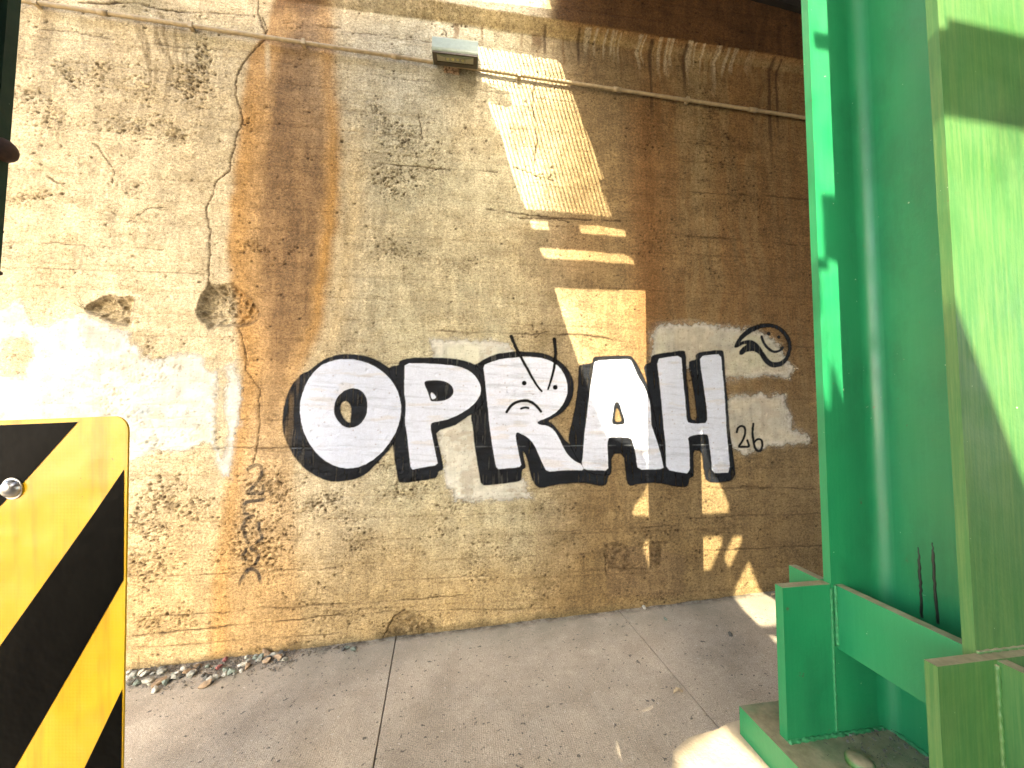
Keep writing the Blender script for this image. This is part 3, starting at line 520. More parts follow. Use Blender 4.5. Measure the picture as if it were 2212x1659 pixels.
layer('letter_shadow', (1000, 750, 1335, 1065), black_fn([R_b]), M_BLACK, OFFB + .0002, gr)
layer('letter_shadow', (1215, 760, 1510, 1060), black_fn([A_b], [A_ci]), M_BLACK, OFFB + .0006, gr)
layer('letter_shadow', (1380, 745, 1600, 1050), black_fn([H_b1]), M_BLACK, OFFB, gr)
for nm, bx, pw, hl in (('o', (640, 770, 875, 1020), O_w, [O_hole]), ('p', (865, 775, 1045, 1020), P_w, [P_c]), ('r', (1035, 760, 1270, 1025), R_w, []), ('a', (1250, 770, 1440, 1020), A_w, [A_c]), ('h', (1410, 755, 1585, 1030), H_w, [])):
    layer('letter_fill', bx, white_fn([pw], hl), M_PAINT, OFFW + (.0003 if nm in 'pa' else 0), gr)
layer('letter_fill', (925, 840, 950, 870), white_fn([P_wedge]), M_PAINT, OFFW, gr)
def strokes(lines, dots=(), tone=.004, alpha=1., rag=0.):
    def fn(u, v, X, Z):
        d = np.full(u.shape, 60.); wob = (fbm(X * 45, Z * 45, 341) - .5) * 1.2
        for pts, wd in lines:
            p = chaikin(pts, 2, False); ws = np.interp(np.linspace(0, 1, len(p)), np.linspace(0, 1, len(wd)), wd); d = np.minimum(d, seg_dist(u + wob, v - wob, p, ws))
        for (a, b, r) in dots: d = np.minimum(d, np.hypot(u - a, v - b) - r)
        cov = ss(1., -1., d) * alpha
        if rag: cov = cov * (1 - rag * ss(.42, .62, fbm(X * 40, Z * 40, 343)))
        c = np.empty(u.shape + (3,)); c[:] = tone; return cov, c
    return fn
layer('face_lines', (1085, 715, 1225, 900), strokes([([(1104, 727), (1113, 749), (1125, 772), (1140, 799), (1150, 818), (1160, 834), (1170, 845)], (3.7, 2.8, 1.9)), ([(1197, 733), (1200, 756), (1199, 780), (1196, 798), (1190, 822), (1183.5, 841)], (4.0, 2.9, 1.9)),
      ([(1094, 890), (1104, 875), (1120, 866.5), (1137, 865), (1149, 869), (1160, 878), (1168, 889)], (2.9, 3.1, 2.7)), ([(1125, 883), (1133, 880), (1141, 881.5)], (2.4, 2.4))], [(1132, 827.6, 5), (1199, 836.8, 5.2)]), M_BLACK, OFFD, gr, .004)['label'] = 'thin black angry face with frowning mouth and long brows'
tag(layer('graffiti_smiley', (1575, 690, 1720, 802), (lambda f1, f2: (lambda u, v, X, Z: (np.maximum(f1(u, v, X, Z)[0], f2(u, v, X, Z)[0]), f1(u, v, X, Z)[1])))(black_fn([SM_o], [SM_i]), strokes([(ZS([(505, 320), (522, 380), (570, 440), (628, 476), (682, 468), (720, 430)]), (2.6, 2.8, 2.4))], [(*ZS([(575, 290)])[0], 3.5), (*ZS([(677, 325)])[0], 3.6)])), M_BLACK, OFFB, None, .004),
    'black outlined teardrop shape with a smiling face on the wall beside the column', 'graffiti')
tag(layer('graffiti_number', (1580, 905, 1655, 985), strokes([(ZS([(258, 1280), (268, 1235), (305, 1213), (340, 1232), (344, 1290), (322, 1350), (292, 1398), (268, 1430), (330, 1426), (388, 1427), (360, 1362)]), (2.3, 2.4, 2.3)), (ZS([(425, 1195), (415, 1260), (418, 1340), (430, 1425), (460, 1470), (492, 1470), (513, 1430), (511, 1370), (482, 1345), (445, 1360), (426, 1392)]), (2.4, 2.5, 2.2))]), M_BLACK, OFFB, None, .004),
    'small thin black number 26 written on the wall right of the big letters', 'graffiti')
tag(layer('graffiti_tag', (505, 990, 590, 1275), strokes([(ZF(p), (3.6, 3.6)) for p in ([(705, 250), (750, 215), (820, 200), (852, 250), (840, 320), (760, 430), (680, 492), (760, 492), (862, 492), (858, 420)], [(860, 555), (760, 565), (665, 580), (665, 690), (692, 700)], [(745, 720), (680, 750), (650, 820), (670, 900), (702, 990)], [(812, 800), (822, 880), (852, 930), (840, 970), (790, 985)],
      [(690, 1050), (640, 1140), (685, 1152)], [(740, 1040), (800, 1090), (832, 1112), (780, 1200)], [(620, 1390), (690, 1270), (750, 1240), (820, 1290), (835, 1390)])], tone=.03, alpha=.68, rag=.45), M_BLACK, .0025, None, .005),
    'faded blue-black vertical scrawl low on the rough orange-brown part of the wall', 'graffiti')

# ================================================================== WALL FITTINGS
M_COND = simple('painted_conduit', (.30, .235, .13), .6, 0, .25, 25, .002, 80)
def tube(bm, pts, r, n=12, caps=True):
    rings = []
    for i, p in enumerate(pts):
        a = np.array(pts[max(0, i - 1)]); b = np.array(pts[min(len(pts) - 1, i + 1)]); d = nrm(b - a); s = nrm(np.cross(d, (0, 0, 1) if abs(d[2]) < .9 else (1, 0, 0))); t = np.cross(s, d); rr = r if np.isscalar(r) else r[i]
        rings.append([bm.verts.new(np.array(p) + s * math.cos(k * 2 * math.pi / n) * rr + t * math.sin(k * 2 * math.pi / n) * rr) for k in range(n)])
    for a, b in zip(rings, rings[1:]):
        for k in range(n): bm.faces.new((a[k], a[(k + 1) % n], b[(k + 1) % n], b[k]))
    if caps: bm.faces.new(rings[0][::-1]); bm.faces.new(rings[-1])
cA, cB = W(-140, -18), W(2350, 352)
cd = thing('conduit_pipe', 'thin painted electrical conduit running along the top of the wall through the lamp', 'pipe', tuple(cA))
def cpt(t): p = cA + (cB - cA) * t; return (p[0], -.030, p[2])
bm = bmesh.new(); tube(bm, [cpt(t) for t in np.linspace(0, 1, 30)], .0135); bm_obj('pipe', bm, M_COND, cd, True)
def t_at(u): return (W(u, 11 + .1457 * (u - 50))[0] - cA[0]) / (cB - cA)[0]
for u_ in (232, 857, 1330, 1620): bm = bmesh.new(); t0 = t_at(u_); tube(bm, [cpt(t0 - .0035), cpt(t0 + .0035)], .018); bm_obj('coupling', bm, M_COND, cd, True)
for u_ in (90, 420, 660, 1120, 1480):
    t0 = t_at(u_); p = np.array(cpt(t0)); bm = bmesh.new(); box_bm(bm, (1, 0, 0), (0, 1, 0), (0, 0, 1), p, (-.012, -.0165, -.020), (.012, .026, .020)); bm_obj('strap', bm, M_COND, cd, bevel=.004)

# lamp
M_HOUS = simple('lamp_housing_grey_green', (.21, .26, .19), .45, 0, .10, 40, .001, 120)
M_BEZ = simple('lamp_bezel_dark_bronze', (.045, .035, .02), .5, 0, .2, 40)
M_REFL = simple('lamp_reflector', (.50, .47, .36), .3, .3, .06, 10)
M_LEDM = simple('led_chip', (.62, .58, .28), .4, 0, .05, 60)
m, t, p = mat('lamp_glass'); p.inputs['Transmission Weight'].default_value = 1; p.inputs['Roughness'].default_value = .06; p.inputs['IOR'].default_value = 1.08; p.inputs['Base Color'].default_value = (.95, .95, .9, 1); M_GLASS = m
zf = lambda u, v, y: hit(u, v, (0, 1, 0), y)
yf, yb = -.215, -.095                       # front rim, underside rear
T0, T1 = zf(934, 79, yf + .045), zf(1030, 89, yf + .045); B0, B1 = zf(936, 104, yf), zf(1034, 114, yf); D0, D1 = zf(936, 139.5, yb), zf(1034.5, 148.5, yb)
xl, xr = (T0[0] + D0[0]) / 2, (T1[0] + D1[0]) / 2; zt, zm, zb = (T0[2] + T1[2]) / 2, (B0[2] + B1[2]) / 2, (D0[2] + D1[2]) / 2
lamp = thing('wall_lamp', 'grey-green LED wall-pack lamp mounted on the conduit high on the wall', 'lamp', ((xl + xr) / 2, 0, (zt + zb) / 2))
prof = [(-.012, zt + .02), (yf + .085, zt + .02), (yf + .05, zt + .008), (yf + .02, zt - .03), (yf, zm + .012), (yf, zm - .006), (yf + .006, zm - .02), (yb - .004, zb + .012), (yb + .004, zb + .004), (yb + .012, zb + .085), (-.012, zb + .085)]
def side_prism(name, prof, xa, xb, m, par, bevel=.006): return prism(name, [(xa, y, z) for y, z in prof], (xb - xa, 0, 0), m, par, bevel)
side_prism('housing', prof, xl, xr, M_HOUS, lamp)
# lens panel frame follows the sloping underside
a0 = np.array((yf + .002, zm - .014)); a1 = np.array((yb - .004, zb + .006)); dd = a1 - a0; Ls = np.linalg.norm(dd); ex = np.array((1, 0, 0)); es = np.array((0, dd[0], dd[1])) / Ls; en = np.cross(ex, es); en = en if en[2] < 0 else -en
org = np.array((xl, a0[0], a0[1])); wd = xr - xl
def panel(name, i0, i1, j0, j1, k0, k1, m, par=lamp, bevel=.002):
    bm = bmesh.new(); box_bm(bm, ex, es, en, org, (i0, j0, k0), (i1, j1, k1)); return bm_obj(name, bm, m, par, bevel=bevel)
fr = .10 * wd
panel('bezel', .004, fr, 0, Ls, 0, .012, M_BEZ); panel('bezel', wd - fr, wd - .004, 0, Ls, 0, .012, M_BEZ)
panel('bezel', fr, wd - fr, 0, .012, 0, .0121, M_BEZ); panel('bezel', fr, wd - fr, Ls - .03, Ls, 0, .0119, M_BEZ)
def refl():
    bm = bmesh.new(); P = lambda i, j, k: org + ex * i + es * j + en * k
    o_ = [P(fr, .012, .0035), P(wd - fr, .012, .0035), P(wd - fr, Ls - .03, .0035), P(fr, Ls - .03, .0035)]; i_ = [P(fr + .08, .05, .0006), P(wd - fr - .08, .05, .0006), P(wd - fr - .05, Ls - .04, .0006), P(fr + .05, Ls - .04, .0006)]
    a = [bm.verts.new(q) for q in o_]; b = [bm.verts.new(q) for q in i_]; bm.faces.new(b)
    for k in range(4): bm.faces.new((a[k], a[(k + 1) % 4], b[(k + 1) % 4], b[k]))
    return bm_obj('reflector', bm, M_REFL, lamp)
refl()
bm = bmesh.new(); box_bm(bm, ex, es, en, org, (fr + .055, Ls - .075, .001), (wd - fr - .055, Ls - .040, .0045)); ledbar = bm_obj('led_board', bm, simple('led_board_grey', (.36, .36, .28), .5), lamp, bevel=.001)
for k in range(4):
    c0 = org + ex * (fr + .075 + k * (wd - 2 * fr - .15) / 3) + es * (Ls - .057); bm = bmesh.new(); tube(bm, [c0 + en * .004, c0 + en * .0075, c0 + en * .009], [.011, .010, .005], 14); bm_obj('led', bm, M_LEDM, ledbar, True)
panel('lens', fr + .001, wd - fr - .001, .013, Ls - .031, .0102, .0112, M_GLASS, bevel=0)
# little junction plate below
q = [W(958.5, 141), W(992, 146), W(992, 163.5), W(958.5, 157.5)]
M_PLATE = (lambda: (lambda m, t, p: (L(t, ramp(t, noise(t, 70, 3, .6, pos(t)), [(.42, (.50, .36, .22)), (.6, (.10, .045, .02))]), p.inputs['Base Color']), m)[1])(*mat('rust_speckled_plate')))()
tag(prism('junction_plate', [(x[0], -.022, x[2]) for x in q], (0, .018, 0), M_PLATE, bevel=.002), 'small rust-spotted white box cover fixed to the wall right under the lamp', 'electrical box')

# ================================================================== GREEN STEEL COLUMN
yaw = math.radians(2.09); EA = np.array((math.cos(yaw), math.sin(yaw), 0)); EB = np.array((-math.sin(yaw), math.cos(yaw), 0)); EZ = np.array((0, 0, 1.)); O2 = np.array((CAM[0], CAM[1], 0))
a = 1.05; ZB = .640; ZTOP = 4.93; ZG = 1.040
col = thing('steel_column', 'bright green painted steel H-column with welded base stiffeners standing on a concrete pedestal', 'column', tuple(O2 + EA * a * 1.16 + EB * a * .75 + EZ * ZB))
def cb(name, i0, i1, j0, j1, z0, z1, m=M_GREEN, par=None, bevel=.0025, seg=2):
    bm = bmesh.new(); box_bm(bm, EA * a, EB * a, EZ, O2, (i0, j0, z0), (i1, j1, z1)); return bm_obj(name, bm, m, par or col, bevel=bevel, seg=seg)
fw = .340
cb('flange', 1.0, 1.0 + fw, .901, .922, ZB, ZTOP)
cb('flange', 1.0, 1.0 + fw, .616, .636, ZB, ZTOP, M_GREEN_N)
cb('web', 1.161, 1.179, .636, .901, ZB, ZTOP, bevel=0)
for (ci, cj, si, sj) in ((1.161, .901, -1, -1), (1.161, .636, -1, 1)):       # rounded fillets where web meets flange
    r_ = .034 if cj > .8 else .02; pts = [(ci, cj)] + [(ci + si * r_ * (1 - math.sin(th)), cj + sj * r_ * (1 - math.cos(th))) for th in np.linspace(0, math.pi / 2, 9)]
    prism('fillet', [O2 + EA * a * i + EB * a * j + EZ * ZB for i, j in pts], (0, 0, ZTOP - ZB), M_GREEN, col, smooth=False)
for p_ in col.children:
    if p_.name.startswith('fillet'):
        for f in p_.data.polygons: f.use_smooth = abs(f.normal.z) < .5
        p_.data.set_sharp_from_angle(angle=math.radians(40))
gt = .024
cb('stiffener', .854, .998, .901, .901 + gt, ZB, ZG)                       # far side, sideways
cb('stiffener', .990, .990 + gt, .9255, 1.02, ZB, ZG + .002)                # far side, backwards
cb('stiffener', .878, 1.46, .595, .6155, ZB, ZG - .001, M_GREEN_N)     # near side, plate across the flange
cb('stiffener', 1.012, 1.012 + gt, .480, .5945, ZB, ZG - .003, M_GREEN_N)     # near side, towards the street
cb('stiffener', 1.342, 1.47, .901, .925, ZB, ZG)
cb('tie_bar', 1.010, 1.034, .6365, .9005, .868, ZG - .002)
cb('tie_bar', 1.305, 1.329, .6365, .9005, .868, ZG - .002)
bp = cb('base_plate', .820, 1.52, .46, 1.026, ZB - .080, ZB, bevel=.004)
def weld(pts, r):
    bm = bmesh.new(); P = []
    for k in range(len(pts) - 1):
        A_, B_ = np.array(pts[k]), np.array(pts[k + 1]); n_ = max(2, int(np.linalg.norm(B_ - A_) / .006)); P += [A_ + (B_ - A_) * i / n_ for i in range(n_)]
    P.append(np.array(pts[-1])); rr = [r * (1 + .22 * math.sin(i * 1.7) + random.uniform(-.1, .1)) for i in range(len(P))]; tube(bm, P, rr, 8); return bm_obj('weld_bead', bm, M_GREEN_N if pts[0][1] < Q(1, .6, 0)[1] + .03 else M_WELD, col, True)
Q = lambda i, j, z: O2 + EA * a * i + EB * a * j + EZ * z
weld([Q(.998, .900, ZB + .01), Q(.998, .900, ZG - .01)], .0035); weld([Q(.854, .900, ZB), Q(1.16, .900, ZB)], .007); weld([Q(1.159, .895, ZB), Q(1.159, .64, ZB)], .007); weld([Q(1.009, .898, .875), Q(1.009, .898, ZG - .002)], .0045)
weld([Q(.878, .594, ZB), Q(1.01, .594, ZB)], .006); weld([Q(1.0105, .5935, ZB), Q(1.0105, .5935, ZG - .01)], .0045); weld([Q(1.0, .6152, ZG), Q(1.34, .6152, ZG)], .004)
M_TAR = simple('dark_run', (.012, .014, .010), .4, 0, .3, 80)
def surface_pt(u, v, i=1.161): n_ = EA; return hit(u, v, n_, n_ @ (O2 + EA * a * i))
for pts in ([(1984, 1182), (1985, 1210), (1988, 1250), (1990, 1290), (1992, 1345)], [(2014, 1172), (2016, 1200), (2019, 1250), (2022, 1300), (2026, 1358)]):
    P = [surface_pt(u, v) for u, v in pts]; PP = []
    for k in range(len(P) - 1): PP += [P[k] + (P[k + 1] - P[k]) * f + EB * random.uniform(-.0015, .0015) for f in (0, .2, .4, .6, .8)]
    bm = bmesh.new(); tube(bm, PP, [.0008 + .0022 * min(1, i / 6) + random.uniform(0, .0007) for i in range(len(PP))], 6); bm_obj('drip_mark', bm, M_TAR, col, True)
# anchor bolt and nut on the base plate
ap = hit(1858, 1652, (0, 0, 1), ZB)
ap = ap - EZ * 0; bm = bmesh.new(); tube(bm, [ap, ap + EZ * .010, ap + EZ * .016, ap + EZ * .019], [.030, .030, .024, .010], 20); bm_obj('anchor_bolt', bm, M_GREEN_N, col, True)
# grit lying on the base plate
M_GRIT = simple('dark_grit', (.10, .10, .085), .95, 0, .7, 150)
bm = bmesh.new()
for i in range(420):
    fi, fj = random.uniform(1.01, 1.15), random.gauss(.82, .05)
    if random.random() < .4: fi, fj = random.uniform(.9, 1.14), random.uniform(.64, .88)
    fj = min(.892, max(.635, fj)); s = random.choice((.0015, .002, .003, .005)); c0 = Q(fi, fj, ZB + s * .4)
    vs_ = [bm.verts.new(c0 + np.array((random.uniform(-s, s), random.uniform(-s, s), random.uniform(-.4 * s, s)))) for _ in range(4)]
    for f in ((0, 1, 2), (0, 2, 3), (0, 3, 1), (1, 3, 2)): bm.faces.new([vs_[k] for k in f])
tag(bm_obj('grit', bm, M_GRIT), 'dark grit and chippings lying on the column base plate', 'grit', kind='stuff')

# pedestal
ZP = ZB - .081
hp = lambda u, v: hit(u, v, (0, 0, 1), ZP)
c1, c2, c3, c4 = hp(1600, 1553), hp(1562, 1560), hp(1498, 1597), hp(1455, 1626)
ped_t = [c4, c3, c2, c1, Q(1.62, 1.08, ZP), Q(1.62, .30, ZP), hp(1452, 1665) + np.array((.0, -.35, 0)), hp(1453, 1665)]
bm = bmesh.new(); top = [bm.verts.new((p_[0], p_[1], ZP)) for p_ in ped_t]; bot = [bm.verts.new((p_[0], p_[1], gz(p_[0]) - .02)) for p_ in ped_t]; bm.faces.new(top); bm.faces.new(bot[::-1])
for k in range(len(top)): bm.faces.new((top[k], top[(k + 1) % len(top)], bot[(k + 1) % len(top)], bot[k]))
bmesh.ops.subdivide_edges(bm, edges=[e for e in bm.edges], cuts=6, use_grid_fill=True)
ped = tag(bm_obj('column_pedestal', bm, M_PED, bevel=.0), 'sunlit pale concrete pedestal with a chipped corner under the green column', 'pedestal')
for v_ in ped.data.vertices:
    if v_.co.z > gz(v_.co.x) + .02: n_ = Vector((vn(np.array(v_.co.x * 9.), np.array(v_.co.y * 9.), 5) - .5, vn(np.array(v_.co.x * 9.), np.array(v_.co.y * 9.), 6) - .5, 0)); v_.co += n_ * .022

# ================================================================== LEFT COLUMN (dark green, far left edge)
lcol = None
ju, jd = -21.5, 1.12                        # its visible edge at eye level, distance along the view
d_ = ray(ju, 873.); e0 = CAM + d_ * jd; e0 = np.array((e0[0], e0[1], 0))
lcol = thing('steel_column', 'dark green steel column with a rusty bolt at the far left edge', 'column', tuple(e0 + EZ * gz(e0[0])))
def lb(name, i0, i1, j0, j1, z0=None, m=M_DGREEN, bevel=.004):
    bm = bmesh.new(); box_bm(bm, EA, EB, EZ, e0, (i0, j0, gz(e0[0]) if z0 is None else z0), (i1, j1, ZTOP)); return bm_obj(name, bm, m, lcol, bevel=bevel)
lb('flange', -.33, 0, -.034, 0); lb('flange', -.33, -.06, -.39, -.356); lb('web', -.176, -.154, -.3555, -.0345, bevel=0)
M_RUSTB = simple('rusty_bolt', (.05, .022, .012), .7, 0, .4, 60, .001, 120)
def dome(c, ax, r, h, m, name, par, n=16):
    bm = bmesh.new(); P = [c + ax * h * math.sin(th) for th in np.linspace(0, math.pi / 2, 7)]; rr = [max(.0005, r * math.cos(th)) for th in np.linspace(0, math.pi / 2, 7)]; P = [c - ax * .004] + P; tube(bm, P, [r] + rr, n); return bm_obj(name, bm, m, par, True)
bz = hit(20, 325, EB, EB @ e0 - .017)[2]; bc = e0 - EB * .017 + EZ * bz; dome(bc, EA, .034, .028, M_RUSTB, 'bolt', lcol, 24)
for (u, v) in ((4, 500), (2, 590)): dome(hit(u - 4, v, EB, EB @ e0 + .012), EA, .007, .008, M_RUSTB, 'bolt', lcol)

# ================================================================== OBJECT MARKER SIGN
SN = -RM.T[:, 2] * -1                       # plane facing the street
zax = RM[2]                                 # world vector pointing from scene back to the lens
SD = .52
def sp(u, v, off=0.): r_ = ray(u, v); return CAM + r_ * (SD - off)
def yellow_mat():
    m, t, p = mat('yellow_prismatic_sheeting'); n = RM[0]; u_ = RM[1]
    g = N(t, 'NewGeometry'); comb = N(t, 'CombineXYZ')
    for k, ax in enumerate((RM[0], RM[1])):
        d = N(t, 'VectorMath', operation='DOT_PRODUCT'); d.inputs[1].default_value = tuple(ax); L(t, g.outputs['Position'], d.inputs[0]); L(t, d.outputs['Value'], comb.inputs[k])
    vo = N(t, 'TexVoronoi', feature='DISTANCE_TO_EDGE', voronoi_dimensions='2D'); vo.inputs['Scale'].default_value = 210; vo.inputs['Randomness'].default_value = .12; L(t, comb.outputs[0], vo.inputs['Vector'])
    c = ramp(t, noise(t, 7, 3, .5, pos(t)), [(.3, (.56, .32, .002)), (.7, (.68, .40, .003))])
    c = mixc(t, c, (.70, .40, .02), ramp(t, vo.outputs['Distance'], [(.04, grey(.28)), (.10, grey(0))]))
    st = N(t, 'Mapping'); st.inputs['Scale'].default_value = (40, 4, 1); L(t, comb.outputs[0], st.inputs['Vector'])
    c = mixc(t, c, (.42, .19, .001), ramp(t, noise(t, 1, 4, .6, st.outputs[0]), [(.50, grey(0)), (.68, grey(.55))]))
    sp_ = noise(t, 130, 2, .5, pos(t)); c = mixc(t, c, (.12, .06, .02), ramp(t, sp_, [(.755, grey(0)), (.77, grey(.8))]))
    L(t, c, p.inputs['Base Color']); p.inputs['Roughness'].default_value = .22
    p.inputs['Specular IOR Level'].default_value = .2; p.inputs['Coat Weight'].default_value = .9; p.inputs['Coat Roughness'].default_value = .10
    vc = N(t, 'TexVoronoi', feature='F1', voronoi_dimensions='2D'); vc.inputs['Scale'].default_value = 210; vc.inputs['Randomness'].default_value = .12; L(t, comb.outputs[0], vc.inputs['Vector'])
    b = bump(t, p, vc.outputs['Distance'], .15, .001); b = bump(t, p, noise(t, 9, 2, .5, pos(t)), .5, .03, b); return m
M_YEL = yellow_mat()
M_BLKS = simple('black_sign_film', (.0015, .0015, .001), .28, 0, .3, 20, .006, 9); M_BLKS.node_tree.nodes['Principled BSDF'].inputs['Specular IOR Level'].default_value = .04
M_STEEL = simple('zinc_steel', (.55, .55, .52), .32, .9, .15, 30, .001, 60)
sg = thing('object_marker_sign', 'black and yellow diagonal striped hazard marker board in the lower left foreground', 'sign', tuple(sp(27, 1400)))
def outline():
    P = []; L_, R_, T_, B_ = -222, 273, 903.5, 2350
    def pt(x, y): return (x - (y - 905) * .0167 + 4, y - (x - 120) * .037)
    for (cx_, cy_, a0_) in ((R_ - 33, T_ + 33, -90), (R_ - 33, B_ - 33, 0), (L_ + 33, B_ - 33, 90), (L_ + 33, T_ + 33, 180)):
        for k in range(9): th = math.radians(a0_ + k * 90 / 8); P.append(pt(cx_ + 33 * math.cos(th), cy_ + 33 * math.sin(th)))
    return P
OL = outline()
prism('panel', [sp(u, v) for u, v in OL], -zax * .0025, M_YEL, sg, bevel=.0006)
def stripe(pts):
    me = bpy.data.meshes.new('stripe'); me.from_pydata([tuple(sp(u, v, .0006)) for u, v in pts], [], [tuple(range(len(pts)))]); return link('stripe', me, M_BLKS, sg)
stripe([(-214, 926), (0, 918.5), (168, 911.5), (47, 1046), (0, 1093), (-214, 1290)])
stripe([(267.5, 1014), (205, 1106), (0, 1395), (-214, 1690), (-214, 2030), (32, 1659), (180, 1404), (266.5, 1253)])
stripe([(263.5, 1489), (182, 1659), (-40, 2120), (-120, 2320), (250, 2320), (259, 1900)])
wsh = sp(27, 1055, .0008); dome(sp(27, 1055, .001), zax, .0125, .0105, M_STEEL, 'bolt', sg, 24)
bm = bmesh.new(); tube(bm, [wsh, wsh + zax * .0012], .0145, 28); bm_obj('washer', bm, M_STEEL, sg)
pb = sp(25, 1400) - zax * .02; gpz = gz(pb[0]) - .09
bm = bmesh.new(); box_bm(bm, (1, 0, 0), (0, 1, 0), (0, 0, 1), (pb[0], pb[1], 0), (-.03, .0, gpz), (.03, .03, pb[2] + .28)); bm_obj('sign_post', bm, M_STEEL, sg, bevel=.003)

# ================================================================== BRIDGE DECK OVERHEAD, holes added to shape the sun patches
ZD = 4.95
def dk(P): k = (ZD - P[2]) / -SUN[2]; return (P[0] - SUN[0] * k, P[1] - SUN[1] * k)
SUN_HOLES = []  # deck openings shaped so the sun throws its patches below
def grow(pts, k): cx_ = sum(p[0] for p in pts) / len(pts); cy_ = sum(p[1] for p in pts) / len(pts); return [(cx_ + (p[0] - cx_) * k, cy_ + (p[1] - cy_) * k) for p in pts]
def hw(pts): SUN_HOLES.append([dk(W(u, v)) for u, v in pts])
hw([(1040, -45), (1160, -45), (1182, 20), (1064, 1)])
T1 = Z2([(880, 300), (1240, 358), (1250, 385), (1262, 370), (1400, 388), (1420, 410), (1465, 520), (1560, 780), (1660, 1040), (1708, 1170), (1675, 1178), (1755, 1415), (1190, 1362), (1130, 1200), (1050, 950), (1032, 930), (1040, 920), (940, 655), (1080, 692), (1100, 680), (1100, 640), (1085, 600), (1020, 590), (912, 540), (900, 450)])
hw(T1); hw(Z2([(1215, 1432), (1335, 1440), (1355, 1502), (1240, 1495)])); hw(Z2([(1535, 1455), (1640, 1462), (1835, 1490), (1848, 1545), (1555, 1518)]))
hw([(1162, 535), (1200, 536), (1350, 550), (1368, 560), (1371, 575), (1350, 572), (1175, 560)])
hw([(1197, 622), (1300, 626), (1401, 627), (1405, 974), (1372, 972), (1310, 945), (1273, 849), (1250, 786), (1220, 700)])
hw([(1385, 980), (1405, 980), (1409, 1118), (1364, 1115), (1370, 1095), (1388, 1070), (1400, 1045), (1398, 1000)])
hw(grow([(1393, 1182), (1406, 1170), (1411, 1180), (1408, 1234)], 1.45))
hw([(1500, 890), (1507, 905), (1516, 940), (1538, 1020), (1553, 1042), (1574, 1090), (1574, 1110), (1512, 1112), (1500, 1112)])
hw(grow(Z10([(115, 180), (245, 172), (240, 230), (180, 370), (120, 370)]), 1.15)); hw(grow(Z10([(330, 172), (373, 180), (368, 220), (308, 345), (280, 290)]), 1.25))
hw(Z10([(430, 318), (497, 517), (332, 537), (348, 480)]))
def hg(pts): SUN_HOLES.append([dk(G(u, v)) for u, v in pts])
hg(Z10([(328, 535), (497, 512), (605, 575), (660, 640), (620, 745), (510, 748), (400, 640), (335, 555)])); hg(Z10([(570, 810), (640, 812), (640, 880)])); hg(Z10([(580, 1085), (640, 1080), (640, 1140), (600, 1115)]))
FY = lambda j: (EB, EB @ (O2 + EB * a * j))
def hfl(pts, j): n_, d0 = FY(j); SUN_HOLES.append([dk(hit(u, v, n_, d0)) for u, v in pts])
hfl(Z3([(790, -180), (1000, -180), (1000, 250), (820, 215)]), .901); hfl(Z3([(815, 313), (1010, 348), (1040, 1295), (860, 1275)]), .901); hfl(Z6([(880, 90), (1060, 95), (1100, 1090), (905, 545)]), .901)
hfl(Z3([(1560, -400), (2500, -400), (2500, 340), (1655, 130), (1570, 110)]), .616)
hfl(Z3([(1600, 722), (1690, 745), (2500, 920)]) + Z6([(2500, 2300), (2212, 1490), (1840, 520), (1760, 310), (1700, 150)]), .616)
SUN_HOLES.append([dk(hp(u, v)) for u, v in [(1466, 1780), (1468, 1640), (1508, 1608), (1560, 1570), (1658, 1666), (1720, 1780)]])
ys = np.arange(-9.4, -.70, .012); X0, X1 = -3.6, 2.6
bm = bmesh.new(); nb = 0
runs = []
for y in ys:
    yc_ = y + .006; iv = []
    for Pl in SUN_HOLES:
        xs_ = []
        for i in range(len(Pl)):
            (xa, ya), (xb, yb_) = Pl[i], Pl[(i + 1) % len(Pl)]
            if (ya > yc_) != (yb_ > yc_): xs_.append(xa + (xb - xa) * (yc_ - ya) / (yb_ - ya))
        xs_.sort(); iv += [(xs_[i], xs_[i + 1]) for i in range(0, len(xs_) - 1, 2)]
    iv.sort(); cur = X0
    for (p0, p1) in iv:
        if p0 > cur: runs.append((cur, min(p0, X1), y)); 
        cur = max(cur, p1)
    if cur < X1: runs.append((cur, X1, y))
verts = []; faces = []
for (p0, p1, y) in runs:
    if p1 - p0 < .002: continue
    b = len(verts)
    for z in (ZD, ZD + .012):
        verts += [(p0, y, z), (p1, y, z), (p1, y + .0121, z), (p0, y + .0121, z)]
    faces += [(b, b + 3, b + 2, b + 1), (b + 4, b + 5, b + 6, b + 7), (b, b + 1, b + 5, b + 4), (b + 1, b + 2, b + 6, b + 5), (b + 2, b + 3, b + 7, b + 6), (b + 3, b, b + 4, b + 7)]
deck = thing('bridge_deck', 'dark underside of the bridge deck over the top right of the wall, with unseen holes shaped to cast the sun patches', 'bridge', (1.5, -4, ZD))
me = bpy.data.meshes.new('deck_sun_mask'); me.from_pydata(verts, [], faces); link('deck_sun_mask', me, M_DECK, deck)
def dbox(name, x0, x1, y0, y1, z0, z1): bm = bmesh.new(); box_bm(bm, (1, 0, 0), (0, 1, 0), (0, 0, 1), (0, 0, 0), (x0, y0, z0), (x1, y1, z1)); return bm_obj(name, bm, M_DECK, deck)
dbox('deck_sun_mask', X1 + .001, 16, -9.4, .3, ZD - .002, ZD + .25); dbox('deck_sun_mask', -4.8, 16, -13.2, -9.41, ZD - .003, ZD + .25); dbox('deck_sun_mask', -4.8, X0 - .001, -9.4, -.70, ZD, ZD + .2)
dbox('deck_sun_mask', .50, X1, -.70, .3, ZD - .001, ZD + .2)
